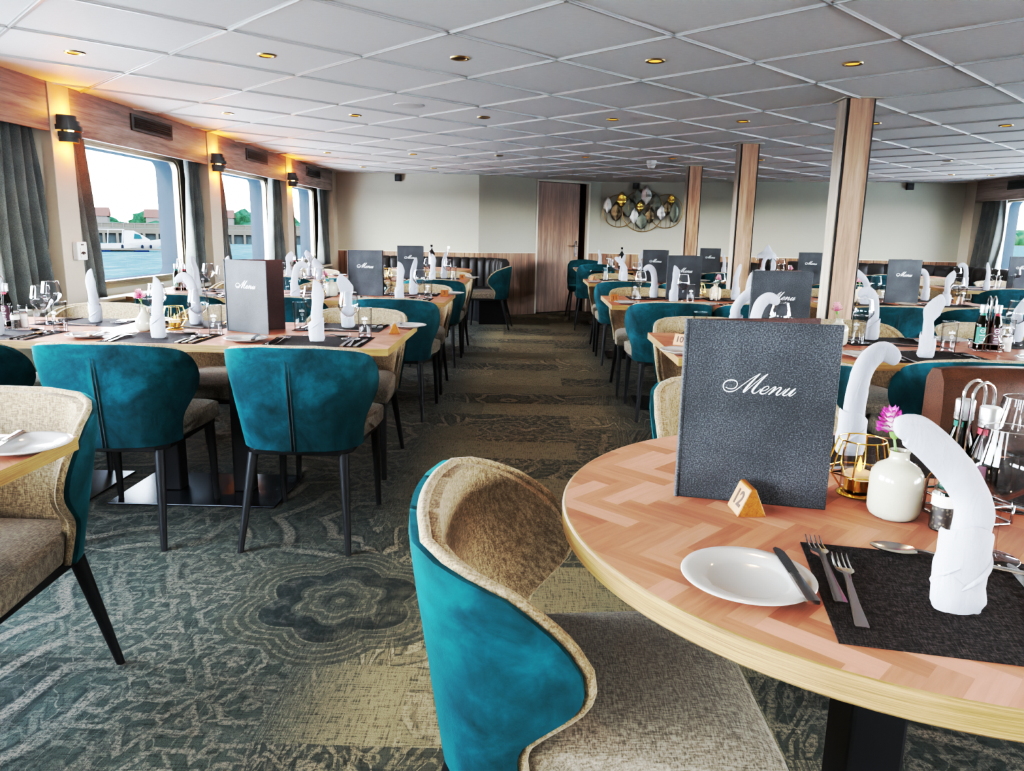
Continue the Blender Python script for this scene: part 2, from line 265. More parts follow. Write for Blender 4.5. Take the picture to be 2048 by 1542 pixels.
M = dict(
    velvet=m_velvet(),
    linen=weave('cream_linen', (0.10, 0.070, 0.042), (0.195, 0.142, 0.088), (0.30, 0.235, 0.158)),
    seatcloth=weave('grey_beige_linen', (0.062, 0.049, 0.035), (0.132, 0.107, 0.079), (0.21, 0.175, 0.132)),
    piping=plain('cream_piping', (0.58, 0.52, 0.42), 0.9, scale=200),
    seam=plain('dark_seam', (0.006, 0.012, 0.013), 0.8),
    black=plain('black_metal', (0.004, 0.004, 0.0045), 0.5, spec=0.22),
    baseplate=plain('dark_steel_plate', (0.02, 0.022, 0.026), 0.25, 0.6),
    herring=m_herringbone(),
    oak=m_edge(),
    mat=weave('placemat_weave', (0.004, 0.0032, 0.003), (0.0155, 0.0125, 0.0115), (0.042, 0.034, 0.032), 1.2, 0.8, 0.06, 0.0),
    plate=plain('white_porcelain', (0.36, 0.345, 0.325), 0.12, var=0.02, spec=0.6),
    steel=plain('polished_steel', (0.62, 0.61, 0.60), 0.16, 1.0, var=0.05),
    chrome=plain('chrome_wire', (0.75, 0.75, 0.76), 0.08, 1.0, var=0.02),
    alu=plain('aluminium_cap', (0.68, 0.69, 0.70), 0.32, 1.0, var=0.03),
    gold=plain('brass_gold', (0.80, 0.50, 0.14), 0.18, 1.0, var=0.06),
    napkin=m_napkin(),
    glass=m_glass('clear_glass', (0.99, 0.995, 1.0), 0.42, 0.022, dens=.985, gz=.5),
    glassrim=m_glass('glass_rim', (1, 1, 1), 0.8, 0.30, dens=.95, gz=.4), glassfoot=m_glass('glass_base', (0.97, 0.98, 1.0), 0.5, 0.085, dens=.93, gz=.6),
    pane=m_glass('window_pane', (0.96, 0.99, 1.0), 0.8, 0.006, gz=.12),
    print=plain('white_print', (0.85, 0.86, 0.86), 0.6),
    menu=m_menu(),
    menuback=m_leather('maroon_leatherette', (0.018, 0.008, 0.007), (0.055, 0.024, 0.020), 400),
    foil=plain('silver_foil_letters', (0.86, 0.87, 0.88), 0.35, 0.2, var=0.02),
    sign=wood('sign_block_wood', (0.075, 0.022, 0.004), (0.17, 0.056, 0.010), (0.25, 0.095, 0.02), 'X', 6.0, rough=0.35, kind='Object'),
    signface=plain('sign_face_wood', (0.30, 0.15, 0.075), 0.5),
    ink=plain('burnt_digits', (0.03, 0.012, 0.006), 0.7),
    vase=plain('glazed_ceramic', (0.36, 0.34, 0.275), 0.14, var=0.06, scale=160, spec=0.6),
    vasewarm=plain('warm_glazed_ceramic', (0.70, 0.55, 0.38), 0.2, var=0.06, scale=120),
    stem=plain('flower_stem', (0.10, 0.20, 0.05), 0.6),
    petal_edge=m_petal('white_magenta_petals', (0.82, 0.72, 0.74), (0.50, 0.06, 0.30)),
    petal_pink=m_petal('pink_petals', (0.55, 0.10, 0.20), (0.80, 0.42, 0.48)),
    wax=plain('warm_wax', (0.80, 0.62, 0.42), 0.5, Emission_Color=(1, 0.42, 0.10, 1), Emission_Strength=0.25),
    flame=emis('candle_flame', (1.0, 0.50, 0.08), 4.0),
    bottle=m_glass('dark_bottle_glass', (0.16, 0.13, 0.03), 0.25, 0.02, 0.05, 0.9, gz=.15),
    oil=plain('dark_oil', (0.035, 0.030, 0.006), 0.15),
    labelg=plain('green_label', (0.010, 0.13, 0.085), 0.5), labelr=plain('plum_label', (0.050, 0.012, 0.022), 0.5),
    labelred=plain('red_neck_label', (0.42, 0.03, 0.045), 0.5), labelw=plain('pale_label', (0.74, 0.70, 0.64), 0.6),
    labelbrown=plain('tan_round_label', (0.36, 0.22, 0.15), 0.6),
    winebottle=plain('black_bottle', (0.006, 0.006, 0.007), 0.12),
    peppercorn=None, salt=plain('coarse_salt', (0.72, 0.66, 0.60), 0.7, var=0.3, scale=400),
    ceiling=m_ceiling(),
    grid=plain('grid_metal', (0.60, 0.585, 0.56), 0.3, 0.3, var=0.02),
    wall=plain('cream_wall_vinyl', (0.335, 0.315, 0.26), 0.75, var=0.03, scale=300),
    post=plain('cream_post', (0.40, 0.345, 0.275), 0.55, var=0.02),
    trim=plain('cream_trim', (0.50, 0.46, 0.38), 0.5, var=0.02),
    pelmet=wood('driftwood_board', (0.060, 0.045, 0.038), (0.235, 0.178, 0.150), (0.37, 0.298, 0.255), 'Y', 1.0, rough=0.55),
    dado=wood('pine_planks', (0.075, 0.036, 0.020), (0.18, 0.095, 0.055), (0.28, 0.17, 0.105), 'Z', 1.0, plank=(0.145, 0.55), rough=0.55),
    door=wood('brown_oak_door', (0.055, 0.027, 0.016), (0.15, 0.082, 0.05), (0.25, 0.148, 0.097), 'Z', 1.3, rough=0.5),
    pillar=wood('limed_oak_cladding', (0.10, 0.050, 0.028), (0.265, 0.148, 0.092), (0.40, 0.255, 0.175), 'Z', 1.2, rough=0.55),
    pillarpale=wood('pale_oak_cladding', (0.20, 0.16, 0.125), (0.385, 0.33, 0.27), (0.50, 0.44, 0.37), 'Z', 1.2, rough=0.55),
    carpet=m_carpet(),
    leather=m_leather('dark_leather', (0.006, 0.005, 0.0048), (0.022, 0.0185, 0.017)),
    leatherbrown=m_leather('brown_leather', (0.006, 0.0025, 0.0015), (0.048, 0.019, 0.0085), 330),
    curtain=m_curtain(),
    frame=plain('bronze_frame', (0.20, 0.165, 0.115), 0.3, 0.6), reveal=plain('blue_white_reveal', od(0.10, 0.125, 0.165), 0.5, spec=0.0),
    bouncewhite=plain('white_bounce', (0.88, 0.88, 0.87), 0.6, var=.02), rubber=plain('black_rubber', (0.008, 0.008, 0.009), 0.7),  # first colour here serves only the slabs added to bounce daylight
    white=plain('white_plastic', (0.72, 0.71, 0.68), 0.4, var=0.02),
    lampmetal=plain('gunmetal', (0.035, 0.034, 0.030), 0.42, 0.5),
    bulb=emis('warm_bulb', (1.0, 0.55, 0.16), 14.0), downlit=emis('warm_downlight', (1.0, 0.40, 0.06), 1.9),
    downoff=plain('unlit_reflector', (0.16, 0.11, 0.06), 0.3, 0.8),
    brass=plain('aged_brass_ring', (0.30, 0.20, 0.085), 0.32, 1.0),
    leafsilver=plain('silver_leaf', (0.40, 0.395, 0.38), 0.35, 0.7, var=0.35, scale=90), leafgold=plain('gold_leaf', (0.55, 0.36, 0.09), 0.22, 0.9, var=0.25, scale=40),
    leafgrey=plain('grey_green_leaf', (0.10, 0.105, 0.085), 0.4, 0.7, var=0.4, scale=70), leafbronze=plain('bronze_leaf', (0.085, 0.064, 0.038), 0.3, 0.8, var=0.5, scale=60),
    water=m_water(), hull=plain('white_hull', od(0.45, 0.46, 0.47), 0.4, spec=0.0), boatglass=plain('boat_glass', od(0.02, 0.06, 0.075), 0.2, spec=0.0),
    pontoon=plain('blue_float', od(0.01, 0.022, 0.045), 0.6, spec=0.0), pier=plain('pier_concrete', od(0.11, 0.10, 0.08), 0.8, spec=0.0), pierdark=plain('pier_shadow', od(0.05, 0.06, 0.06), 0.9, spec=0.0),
    rail=plain('pier_rail', od(0.15, 0.145, 0.13), 0.7, spec=0.0), fender=plain('fender_black', od(0.012, 0.02, 0.03), 0.6, spec=0.0),
    tree=m_foliage('shore_foliage', od(0.012, 0.034, 0.022), od(0.04, 0.085, 0.045), 0.7), treefar=m_foliage('far_foliage', od(0.02, 0.05, 0.028), od(0.06, 0.11, 0.05), 0.12),
    house=plain('house_render', od(0.15, 0.14, 0.13), 0.8, spec=0.0), roof=plain('red_roof', od(0.11, 0.055, 0.045), 0.8, spec=0.0), sand=plain('reed_bank', od(0.11, 0.10, 0.055), 0.9, spec=0.0),
)
def _pc():
    t = NT('peppercorns'); v = t.n('ShaderNodeTexVoronoi', {'Vector': t.coord('Object'), 'Scale': 170.0})
    t.bsdf(t.ramp(v.outputs['Distance'], [(0.15, (0.16, 0.13, 0.09)), (0.5, (0.015, 0.012, 0.01))]), 0.5); return t.m
M['peppercorn'] = _pc()

# ------------------------------------------------------------------ mesh builder
class MB:
    def __init__(s): s.v = []; s.f = []; s.mi = []; s.slot = 0
    def add(s, vs, fs):
        o = len(s.v); s.v += [tuple(x) for x in vs]; s.f += [tuple(i + o for i in f) for f in fs]; s.mi += [s.slot] * len(fs); return s
    def box(s, x0, x1, y0, y1, z0, z1):
        v = [(x, y, z) for z in (z0, z1) for y in (y0, y1) for x in (x0, x1)]
        return s.add(v, [(0, 2, 3, 1), (4, 5, 7, 6), (0, 1, 5, 4), (2, 6, 7, 3), (0, 4, 6, 2), (1, 3, 7, 5)])
    def obox(s, c, ax, ay, az):   # oriented box: centre and half-axis vectors
        c, ax, ay, az = map(Vector, (c, ax, ay, az))
        v = [c + i * ax + j * ay + k * az for k in (-1, 1) for j in (-1, 1) for i in (-1, 1)]
        return s.add(v, [(0, 2, 3, 1), (4, 5, 7, 6), (0, 1, 5, 4), (2, 6, 7, 3), (0, 4, 6, 2), (1, 3, 7, 5)])
    def lathe(s, prof, n=24, c=(0, 0, 0), cap0=True, cap1=True, a0=0.0, a1=2 * PI):
        full = abs(a1 - a0 - 2 * PI) < 1e-6; m = n if full else n + 1
        vs = [(c[0] + r * math.cos(a0 + (a1 - a0) * k / n), c[1] + r * math.sin(a0 + (a1 - a0) * k / n), c[2] + z) for r, z in prof for k in range(m)]
        fs = []
        for i in range(len(prof) - 1):
            for k in range(n):
                k2 = (k + 1) % m
                fs.append((i * m + k, i * m + k2, (i + 1) * m + k2, (i + 1) * m + k))
        if full and cap0: fs.append(tuple(reversed(range(m))))
        if full and cap1: fs.append(tuple((len(prof) - 1) * m + k for k in range(m)))
        return s.add(vs, fs)
    def sections(s, secs, closed=True, caps=True):   # list of equal-length point loops
        n = len(secs[0]); vs = [p for q in secs for p in q]; fs = []
        for i in range(len(secs) - 1):
            for k in range(n if closed else n - 1):
                k2 = (k + 1) % n; fs.append((i * n + k, i * n + k2, (i + 1) * n + k2, (i + 1) * n + k))
        if caps and closed: fs += [tuple(reversed(range(n))), tuple((len(secs) - 1) * n + k for k in range(n))]
        return s.add(vs, fs)
    def tube(s, pts, r, n=8, loop=False, caps=True):
        pts = [Vector(p) for p in pts]; N = len(pts); rs = r if isinstance(r, (list, tuple)) else [r] * N
        secs = []; up = None
        for i, p in enumerate(pts):
            a = pts[i - 1] if (i > 0 or loop) else p; b = pts[(i + 1) % N] if (i < N - 1 or loop) else p
            t = (b - a).normalized()
            if up is None: up = t.orthogonal().normalized()
            up = (up - t * up.dot(t)); up = up.normalized() if up.length > 1e-6 else t.orthogonal().normalized()
            w = t.cross(up)
            secs.append([p + (up * math.cos(2 * PI * k / n) + w * math.sin(2 * PI * k / n)) * rs[i] for k in range(n)])
        if loop:
            vs = [q for z in secs for q in z]; fs = [((i * n + k), (i * n + (k + 1) % n), (((i + 1) % N) * n + (k + 1) % n), (((i + 1) % N) * n + k)) for i in range(N) for k in range(n)]
            return s.add(vs, fs)
        return s.sections(secs, True, caps)
    def slab(s, front, back):  # two equal grids (rows x cols) closed into a solid
        R, Cn = len(front), len(front[0]); vs = [p for r in front for p in r] + [p for r in back for p in r]; o = R * Cn; fs = []
        for i in range(R - 1):
            for k in range(Cn - 1):
                a = i * Cn + k; fs.append((a, a + 1, a + Cn + 1, a + Cn)); fs.append((o + a, o + a + Cn, o + a + Cn + 1, o + a + 1))
        for k in range(Cn - 1):
            fs.append((k + 1, k, o + k, o + k + 1)); a = (R - 1) * Cn + k; fs.append((a, a + 1, o + a + 1, o + a))
        for i in range(R - 1):
            a = i * Cn; fs.append((a, a + Cn, o + a + Cn, o + a)); a = i * Cn + Cn - 1; fs.append((a + Cn, a, o + a, o + a + Cn))
        return s.add(vs, fs)
    def make(s, name, mats, parent=None, loc=(0, 0, 0), rz=0.0, smooth=40, bevel=0, seg=2, sub=0):
        me = bpy.data.meshes.new(name); me.from_pydata(s.v, [], s.f)
        for m_ in (mats if isinstance(mats, (list, tuple)) else [mats]): me.materials.append(M[m_])
        for p, k in zip(me.polygons, s.mi): p.material_index = k
        import bmesh
        bm = bmesh.new(); bm.from_mesh(me); bmesh.ops.recalc_face_normals(bm, faces=bm.faces); bm.to_mesh(me); bm.free()
        if smooth:
            me.polygons.foreach_set('use_smooth', [True] * len(me.polygons))
            if smooth < 180: me.set_sharp_from_angle(angle=math.radians(smooth))
        o = bpy.data.objects.new(name, me); COL.objects.link(o)
        o.location = loc; o.rotation_euler = (0, 0, rz)
        if parent: o.parent = parent
        if bevel:
            b = o.modifiers.new('b', 'BEVEL'); b.width = bevel; b.segments = seg; b.limit_method = 'ANGLE'; b.angle_limit = math.radians(35)
        if sub:
            b = o.modifiers.new('s', 'SUBSURF'); b.levels = sub; b.render_levels = sub
        return o

def tag(o, label=None, cat=None, group=None, kind=None):
    for k, v in (('label', label), ('category', cat), ('group', group), ('kind', kind)):
        if v: o[k] = v
    return o
def empty(name, loc=(0, 0, 0), rz=0.0):
    o = bpy.data.objects.new(name, None); COL.objects.link(o); o.location = loc; o.rotation_euler = (0, 0, rz); o.empty_display_size = 0.05; return o
def copy_tree(o, parent=None):
    c = o.copy(); COL.objects.link(c)
    if parent: c.parent = parent
    for ch in [x for x in bpy.data.objects if x.parent == o]: copy_tree(ch, c)
    return c
class Proto:                      # first use is the thing itself, later uses are copies
    def __init__(s, o): s.o = o; s.kids = None; s.used = False
    def tree(s, o, parent=None):
        c = o.copy(); COL.objects.link(c)
        if parent: c.parent = parent
        for ch in s.kidmap.get(o.name, []): s.tree(ch, c)
        return c
    def put(s, loc, rz, label, cat, group=None):
        if not s.used:
            s.used = True; s.kidmap = {}
            def walk(o):
                s.kidmap[o.name] = list(o.children)
                for ch in o.children: walk(ch)
            bpy.context.view_layer.update(); walk(s.o); o = s.o
        else: o = s.tree(s.o)
        o.location = loc; o.rotation_euler = (0, 0, rz); tag(o, label, cat, group); return o
def lerp(a, b, t): return a + (b - a) * t
def interp(tab, x):
    if x <= tab[0][0]: return tab[0][1]
    for (x0, y0), (x1, y1) in zip(tab, tab[1:]):
        if x <= x1: return lerp(y0, y1, (x - x0) / (x1 - x0))
    return tab[-1][1]
def catmull(P, n=6):
    P = [Vector(p) for p in P]; out = []
    for i in range(len(P) - 1):
        p0 = P[max(i - 1, 0)]; p1 = P[i]; p2 = P[i + 1]; p3 = P[min(i + 2, len(P) - 1)]
        for k in range(n):
            t = k / n
            out.append(0.5 * ((2 * p1) + (p2 - p0) * t + (2 * p0 - 5 * p1 + 4 * p2 - p3) * t * t + (3 * p1 - p0 - 3 * p2 + p3) * t ** 3))
    out.append(P[-1]); return out
def text_mesh(body, size, depth=0.0004, mats='ink', name='lettering', align='CENTER', off=0.0):
    cu = bpy.data.curves.new(name, 'FONT'); cu.body = body; cu.size = size; cu.align_x = align; cu.align_y = 'CENTER'; cu.extrude = depth; cu.offset = off; cu.resolution_u = 3
    o = bpy.data.objects.new(name, cu); COL.objects.link(o); bpy.context.view_layer.update()
    me = bpy.data.meshes.new_from_object(o.evaluated_get(bpy.context.evaluated_depsgraph_get())); bpy.data.objects.remove(o); bpy.data.curves.remove(cu)
    me.materials.clear(); me.materials.append(M[mats]); me.name = name
    return me
def from_mesh(name, me, parent=None, loc=(0, 0, 0), rot=(0, 0, 0)):
    o = bpy.data.objects.new(name, me); COL.objects.link(o); o.location = loc; o.rotation_euler = rot
    if parent: o.parent = parent
    return o
# ------------------------------------------------------------------ room shell
LX, RX = -2.77, 6.02         # inner faces of the side panelling
WLX, WRX = -2.93, 6.20       # window planes
Y0 = -3.2
def struct(o): o['kind'] = 'structure'; return o
FOOT = [(WLX - .1, Y0), (WRX + .1, Y0), (WRX + .1, 11.0), (4.6, 11.3), (1.1, 12.25), (-.8, 11.15), (WLX - .1, 11.1)]
b = MB(); b.add([(x, y, 0) for x, y in FOOT], [tuple(range(len(FOOT)))]); b.add([(x, y, -.05) for x, y in FOOT], [tuple(reversed(range(len(FOOT))))])
struct(b.make('floor', 'carpet', smooth=0))
b = MB(); b.add([(x, y, CEIL) for x, y in FOOT], [tuple(reversed(range(len(FOOT))))]); b.add([(x, y, CEIL + .06) for x, y in FOOT], [tuple(range(len(FOOT)))])
struct(b.make('ceiling', 'ceiling', smooth=0))
# exposed grid of the diagonal panel ceiling
GX, GY, GP = 0.1075, 2.819, 0.645
def inside_clip(p, d):
    t0, t1 = -40.0, 40.0; n = len(FOOT)
    # room is nearly convex: clip against the side walls and a rear limit
    for (nx, ny, c) in ((1, 0, WLX + .02), (-1, 0, -(RX - .02)), (0, 1, Y0), (0, -1, -10.9)):
        a = nx * p[0] + ny * p[1] - c; v = nx * d[0] + ny * d[1]
        if abs(v) < 1e-9:
            if a < 0: return None
            continue
        t = -a / v
        if v > 0: t0 = max(t0, t)
        else: t1 = min(t1, t)
    return (t0, t1) if t1 > t0 else None
b = MB(); q = math.sqrt(.5); hw = .0125
for (dx, dy) in ((q, q), (-q, q)):
    nx, ny = -dy, dx
    for k in range(-16, 17):
        p = (GX + nx * GP * k, GY + ny * GP * k); r = inside_clip(p, (dx, dy))
        if not r: continue
        t0, t1 = r; c = ((t0 + t1) / 2); L = (t1 - t0) / 2
        b.obox((p[0] + dx * c, p[1] + dy * c, CEIL - .0025), (dx * L, dy * L, 0), (nx * hw, ny * hw, 0), (0, 0, .0025))
        b.obox((p[0] + dx * c, p[1] + dy * c, CEIL - .006), (dx * L, dy * L, 0), (nx * .004, ny * .004, 0), (0, 0, .0035))
struct(b.make('trim_1', 'grid', smooth=0))

# side walls with window bays --------------------------------------------------
POSTS = [(-1.93, -1.73), (.20, .40), (2.32, 2.52), (4.445, 4.65), (6.59, 6.82), (8.69, 8.895), (10.72, 10.95)]
def rrect(y0, y1, z0, z1, r, n=6):
    pts = []
    for cy, cz, a in ((y1 - r, z1 - r, 0), (y0 + r, z1 - r, PI / 2), (y0 + r, z0 + r, PI), (y1 - r, z0 + r, 1.5 * PI)):
        pts += [(cy + r * math.cos(a + PI / 2 * k / n), cz + r * math.sin(a + PI / 2 * k / n)) for k in range(n + 1)]
    return pts
def side_wall(side, bays, name):
    X = WLX if side < 0 else WRX; sgn = side   # outward direction
    b = MB(); n = 6
    for (y0, y1, w0, w1, z0, z1) in bays:
        hole = rrect(w0, w1, z0, z1, .09, n); m = len(hole)
        out = []
        for (hy, hz) in hole:   # matching outer loop projected to the bay rectangle
            fy = (hy - (w0 + w1) / 2) / ((w1 - w0) / 2); fz = (hz - (z0 + z1) / 2) / ((z1 - z0) / 2); k = 1 / max(abs(fy), abs(fz))
            out.append(((y0 + y1) / 2 + fy * k * (y1 - y0) / 2, CEIL / 2 + fz * k * CEIL / 2))
        for (xa, flip) in ((X, 0), (X + sgn * .07, 1)):
            vs = [(xa, y, z) for y, z in hole] + [(xa, y, z) for y, z in out]
            b.add(vs, [(k, (k + 1) % m, m + (k + 1) % m, m + k) for k in range(m)])
        vs = [(X, y, z) for y, z in hole] + [(X + sgn * .07, y, z) for y, z in hole]
        b.add(vs, [(k, (k + 1) % m, m + (k + 1) % m, m + k) for k in range(m)])
    return struct(b.make(name, 'wall', smooth=0))
def window(idx, side, w0, w1, z0, z1):
    X = WLX if side < 0 else WRX; s = side; root = struct(empty('window_%d' % idx, (X, (w0 + w1) / 2, (z0 + z1) / 2)))
    cy, cz = (w0 + w1) / 2, (z0 + z1) / 2
    b = MB()
    for (d0, d1, xa, xb, mi) in ((-.028, .0, -.022, .0, 0), (0.0, .022, -.012, .03, 0)):
        b.slot = mi
        o_ = rrect(w0 + d0, w1 - d0, z0 + d0, z1 - d0, .09 - d0 * .6); i_ = rrect(w0 + d1, w1 - d1, z0 + d1, z1 - d1, .09 - d1 * .6)
        m = len(o_)
        for (p, qq, x1, x2) in ((o_, i_, xa, xa), (i_, i_, xa, xb), (o_, o_, xa, 0.0)):
            vs = [(s * x1, y - cy, z - cz) for y, z in p] + [(s * x2, y - cy, z - cz) for y, z in qq]
            b.add(vs, [(k, (k + 1) % m, m + (k + 1) % m, m + k) for k in range(m)])
    b.make('window_frame', 'frame', root, smooth=30)
    b = MB(); o_ = rrect(w0 + .022, w1 - .022, z0 + .022, z1 - .022, .075); m = len(o_)
    b.add([(s * .03, y - cy, z - cz) for y, z in o_], [tuple(range(m))]); b.make('window_pane', 'pane', root, smooth=0)
    b = MB(); o_ = rrect(w0 + .02, w1 - .02, z0 + .02, z1 - .02, .08)   # outer hull reveal
    b.add([(s * .032, y - cy, z - cz) for y, z in o_] + [(s * .17, y - cy, z - cz) for y, z in o_], [(k, (k + 1) % m, m + (k + 1) % m, m + k) for k in range(m)])
    b.make('window_reveal', 'reveal', root, smooth=30)
ZS, ZT = .80, 1.735
bl, br = [], []
wi = 1
edges = [p for p in POSTS]
for k in range(len(POSTS) - 1):
    a, c = POSTS[k][1] - .10, POSTS[k + 1][0] + .10
    y0 = (POSTS[k][0] + POSTS[k][1]) / 2; y1 = (POSTS[k + 1][0] + POSTS[k + 1][1]) / 2 if k < len(POSTS) - 2 else 10.95
    w0, w1 = POSTS[k][1] + .24, POSTS[k + 1][0] - .24
    if k == len(POSTS) - 2: w1 = 10.25
    zs, zt = ZS, ZT
    if k < 2: w0, w1, zs, zt = POSTS[k][1] + .12, POSTS[k + 1][0] - .12, .80, 1.93     # side windows out of view, enlarged to let in more daylight
    bl.append((y0, y1, w0, w1, zs, zt)); br.append((y0, y1 if k < len(POSTS) - 2 else 10.85, w0, w1 if k < len(POSTS) - 2 else 10.2, zs, zt))
side_wall(-1, bl, 'wall_left'); side_wall(1, br, 'wall_right')
for B, sd in ((bl, -1), (br, 1)):
    for (y0, y1, w0, w1, z0, z1) in B: window(wi, sd, w0, w1, z0, z1); wi += 1
# posts, pelmets, sills
tn = 2
def trimobj(bm_, mat, smooth=0, bevel=0):
    global tn
    o = bm_.make('trim_%d' % tn, mat, smooth=smooth, bevel=bevel); tn += 1; return struct(o)
for sd, XI, XO in ((-1, LX, WLX), (1, RX, WRX)):
    for k, (a, c) in enumerate(POSTS[:-1]):
        x0, x1 = sorted((XI - sd * .005, XO))
        if sd > 0 and k >= 6: continue
        trimobj(MB().box(x0, x1, a, c, 0, CEIL), 'post', bevel=.004)
    x0, x1 = sorted((XI, XO)); trimobj(MB().box(x0, x1, 10.72 if sd < 0 else 10.60, 10.95 if sd < 0 else 10.85, 0, CEIL), 'post')
    for k in range(len(POSTS) - 1):
        a, c = POSTS[k][1] + .002, POSTS[k + 1][0] - .002
        if sd > 0 and k == len(POSTS) - 2: c = 10.598
        if k < 2: continue
        x0, x1 = sorted((XI, XI + sd * .022)); trimobj(MB().box(x0, x1, a, c, 1.727, CEIL), 'pelmet', bevel=.002)
        x0, x1 = sorted((XI + sd * .03, XO)); trimobj(MB().box(x0, x1, a, c, .70, .725), 'trim', bevel=.004)
# end walls: dado of vertical planks, vinyl above
WALLP = [((WLX, 10.95), (-.74, 10.95)), ((-.74, 10.95), (1.1, 12.05)), ((1.1, 12.05), (4.6, 11.12)), ((4.6, 11.12), (6.3, 10.80))]
def wallpanel(name, A, B, s0, s1, z0, z1, th, mat, off=0.0):
    A, B = Vector(A), Vector(B); t = (B - A).normalized(); n = Vector((t.y, -t.x))
    p0, p1 = A + t * s0 - n * (th - off), A + t * s1 - n * (th - off); q0, q1 = A + t * s0 + n * off, A + t * s1 + n * off
    b = MB(); vs = [(p.x, p.y, z) for z in (z0, z1) for p in (p0, p1, q1, q0)]
    b.add(vs, [(3, 2, 1, 0), (4, 5, 6, 7), (0, 1, 5, 4), (1, 2, 6, 5), (2, 3, 7, 6), (3, 0, 4, 7)]); return struct(b.make(name, mat, smooth=0))
DZ = .912
for k, (A, B) in enumerate(WALLP):
    L = (Vector(B) - Vector(A)).length; nm = ['back_left', 'back_door', 'back', 'back_right'][k]
    spans = [(0, L)] if k != 1 else [(0, .955), (1.925, L)]
    for j, (s0, s1) in enumerate(spans):
        wallpanel('wall_' + nm + ('' if j == 0 else '_end'), A, B, s0, s1, DZ, CEIL, .06, 'wall')
        o = wallpanel('trim_%d' % tn, A, B, s0, s1, 0, DZ, .06, 'dado', .012); tn += 1
        o = wallpanel('trim_%d' % tn, A, B, s0, s1, DZ, DZ + .012, .06, 'trim', .016); tn += 1
    if k == 1: wallpanel('wall_back_door_head', A, B, .955, 1.925, 1.985, CEIL, .06, 'wall')
# door
A, B = map(Vector, WALLP[1]); t = (B - A).normalized(); n = Vector((t.y, -t.x)); ang = math.atan2(t.y, t.x)
dr = struct(empty('door_1', (A.x + t.x * .985, A.y + t.y * .985, 0), ang))
b = MB()
for x0, x1, z0, z1 in ((-.03, 0.0, 0, 1.985), (.905, .94, 0, 1.985), (0, .905, 1.96, 1.985)): b.box(x0, x1, -.012, .06, z0, z1)
b.make('door_frame', 'trim', dr, smooth=0)
lf = MB().box(.004, .80, .0, .038, .018, 1.955).make('door_leaf', 'door', dr, smooth=0, bevel=.003); lf.rotation_euler = (0, 0, math.radians(5))
h = empty('door_handle', (.745, 0, 0)); h.parent = lf
b = MB(); b.box(-.018, .018, -.008, 0, .86, 1.10); b.tube([(0, -.008, 1.02), (0, -.05, 1.02), (-.02, -.055, 1.02), (-.11, -.055, 1.02)], .009, 8); b.make('lever_plate', 'chrome', h, smooth=40)
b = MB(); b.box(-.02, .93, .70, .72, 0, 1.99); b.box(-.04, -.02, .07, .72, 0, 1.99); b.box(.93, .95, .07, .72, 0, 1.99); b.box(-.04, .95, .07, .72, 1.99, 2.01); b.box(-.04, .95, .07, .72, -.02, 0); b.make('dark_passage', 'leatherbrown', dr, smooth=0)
struct(MB().box(WLX, WRX, Y0 - .06, Y0, 0, CEIL).make('wall_rear', 'wall', smooth=0))
# pillars -----------------------------------------------------------------
for k, y in enumerate((4.59, 6.81, 9.00)):
    x0, x1, y0, y1 = 1.81, 1.968, y, y + .15
    r = struct(empty('pillar' if k == 0 else 'pillar.%03d' % k, ((x0 + x1) / 2, (y0 + y1) / 2, 0)))
    w, d = (x1 - x0) / 2, .075
    MB().box(-w, w, -d, d, 0, CEIL).make('pillar_core', 'black', r, smooth=0)
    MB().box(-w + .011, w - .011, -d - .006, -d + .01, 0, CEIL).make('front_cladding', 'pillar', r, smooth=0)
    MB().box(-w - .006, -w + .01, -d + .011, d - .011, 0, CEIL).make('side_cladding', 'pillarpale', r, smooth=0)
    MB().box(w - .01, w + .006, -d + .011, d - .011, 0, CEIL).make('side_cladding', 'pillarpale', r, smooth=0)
    b = MB(); b.box(-w - .03, w + .03, -d - .03, -d - .007, CEIL - .006, CEIL); b.box(-w - .03, -w - .007, -d - .007, d + .02, CEIL - .006, CEIL); b.make('ceiling_collar', 'trim', r, smooth=0)

# vents on the pelmets -------------------------------------------------------
def make_vent():
    r = empty('air_vent'); MB().box(0, .012, -.30, .30, -.055, .055).make('vent_frame', 'lampmetal', r, smooth=0, bevel=.003)
    b = MB()
    for k in range(5): b.obox((.013, 0, -.03 + k * .015), (.004, 0, -.003), (0, .265, 0), (.001, 0, .004))
    b.make('slat', 'black', r, smooth=0); return Proto(r)
vent = make_vent()
for k, (y, w) in enumerate(((5.65, 'first'), (7.78, 'second'), (9.78, 'third'))):
    vent.put((LX, y, 1.905), 0, 'black slotted air vent on the wooden pelmet above the %s left window' % w, 'vent', 'pelmet vents')
vent.put((RX, 9.62, 1.905), PI, 'black slotted air vent on the wooden pelmet above the right window', 'vent', 'pelmet vents')

# wall lamps ---------------------------------------------------------------
def make_lamp():
    r = empty('wall_lamp'); MB().box(0, .014, -.035, .035, -.06, .06).make('backplate', 'lampmetal', r, smooth=0)
    for z0, rad, off in ((.048, .066, -.004), (.019, .078, .003), (-.010, .092, .0), (-.046, .080, .010), (-.075, .066, .004)):
        b = MB(); prof = [(rad, 0), (rad + .003, 0), (rad + .003, .029), (rad, .029), (rad, 0)]
        b.lathe([(x, z + z0) for x, z in prof], 20, (0, off, 0), a0=-PI / 2, a1=PI / 2); b.make('band', 'lampmetal', r, smooth=40)
    MB().lathe([(.001, -.03), (.014, -.025), (.017, -.005), (.012, .012), (.010, .03)], 14, (.035, 0, 0)).make('bulb', 'bulb', r, smooth=60)
    return Proto(r)
lampp = make_lamp()
def add_light(name, kind, loc, power, col, **kw):
    l = bpy.data.lights.new(name, kind); l.energy = power; l.color = col
    for k, v in kw.items(): setattr(l, k, v)
    o = bpy.data.objects.new(name, l); COL.objects.link(o); o.location = loc; return o
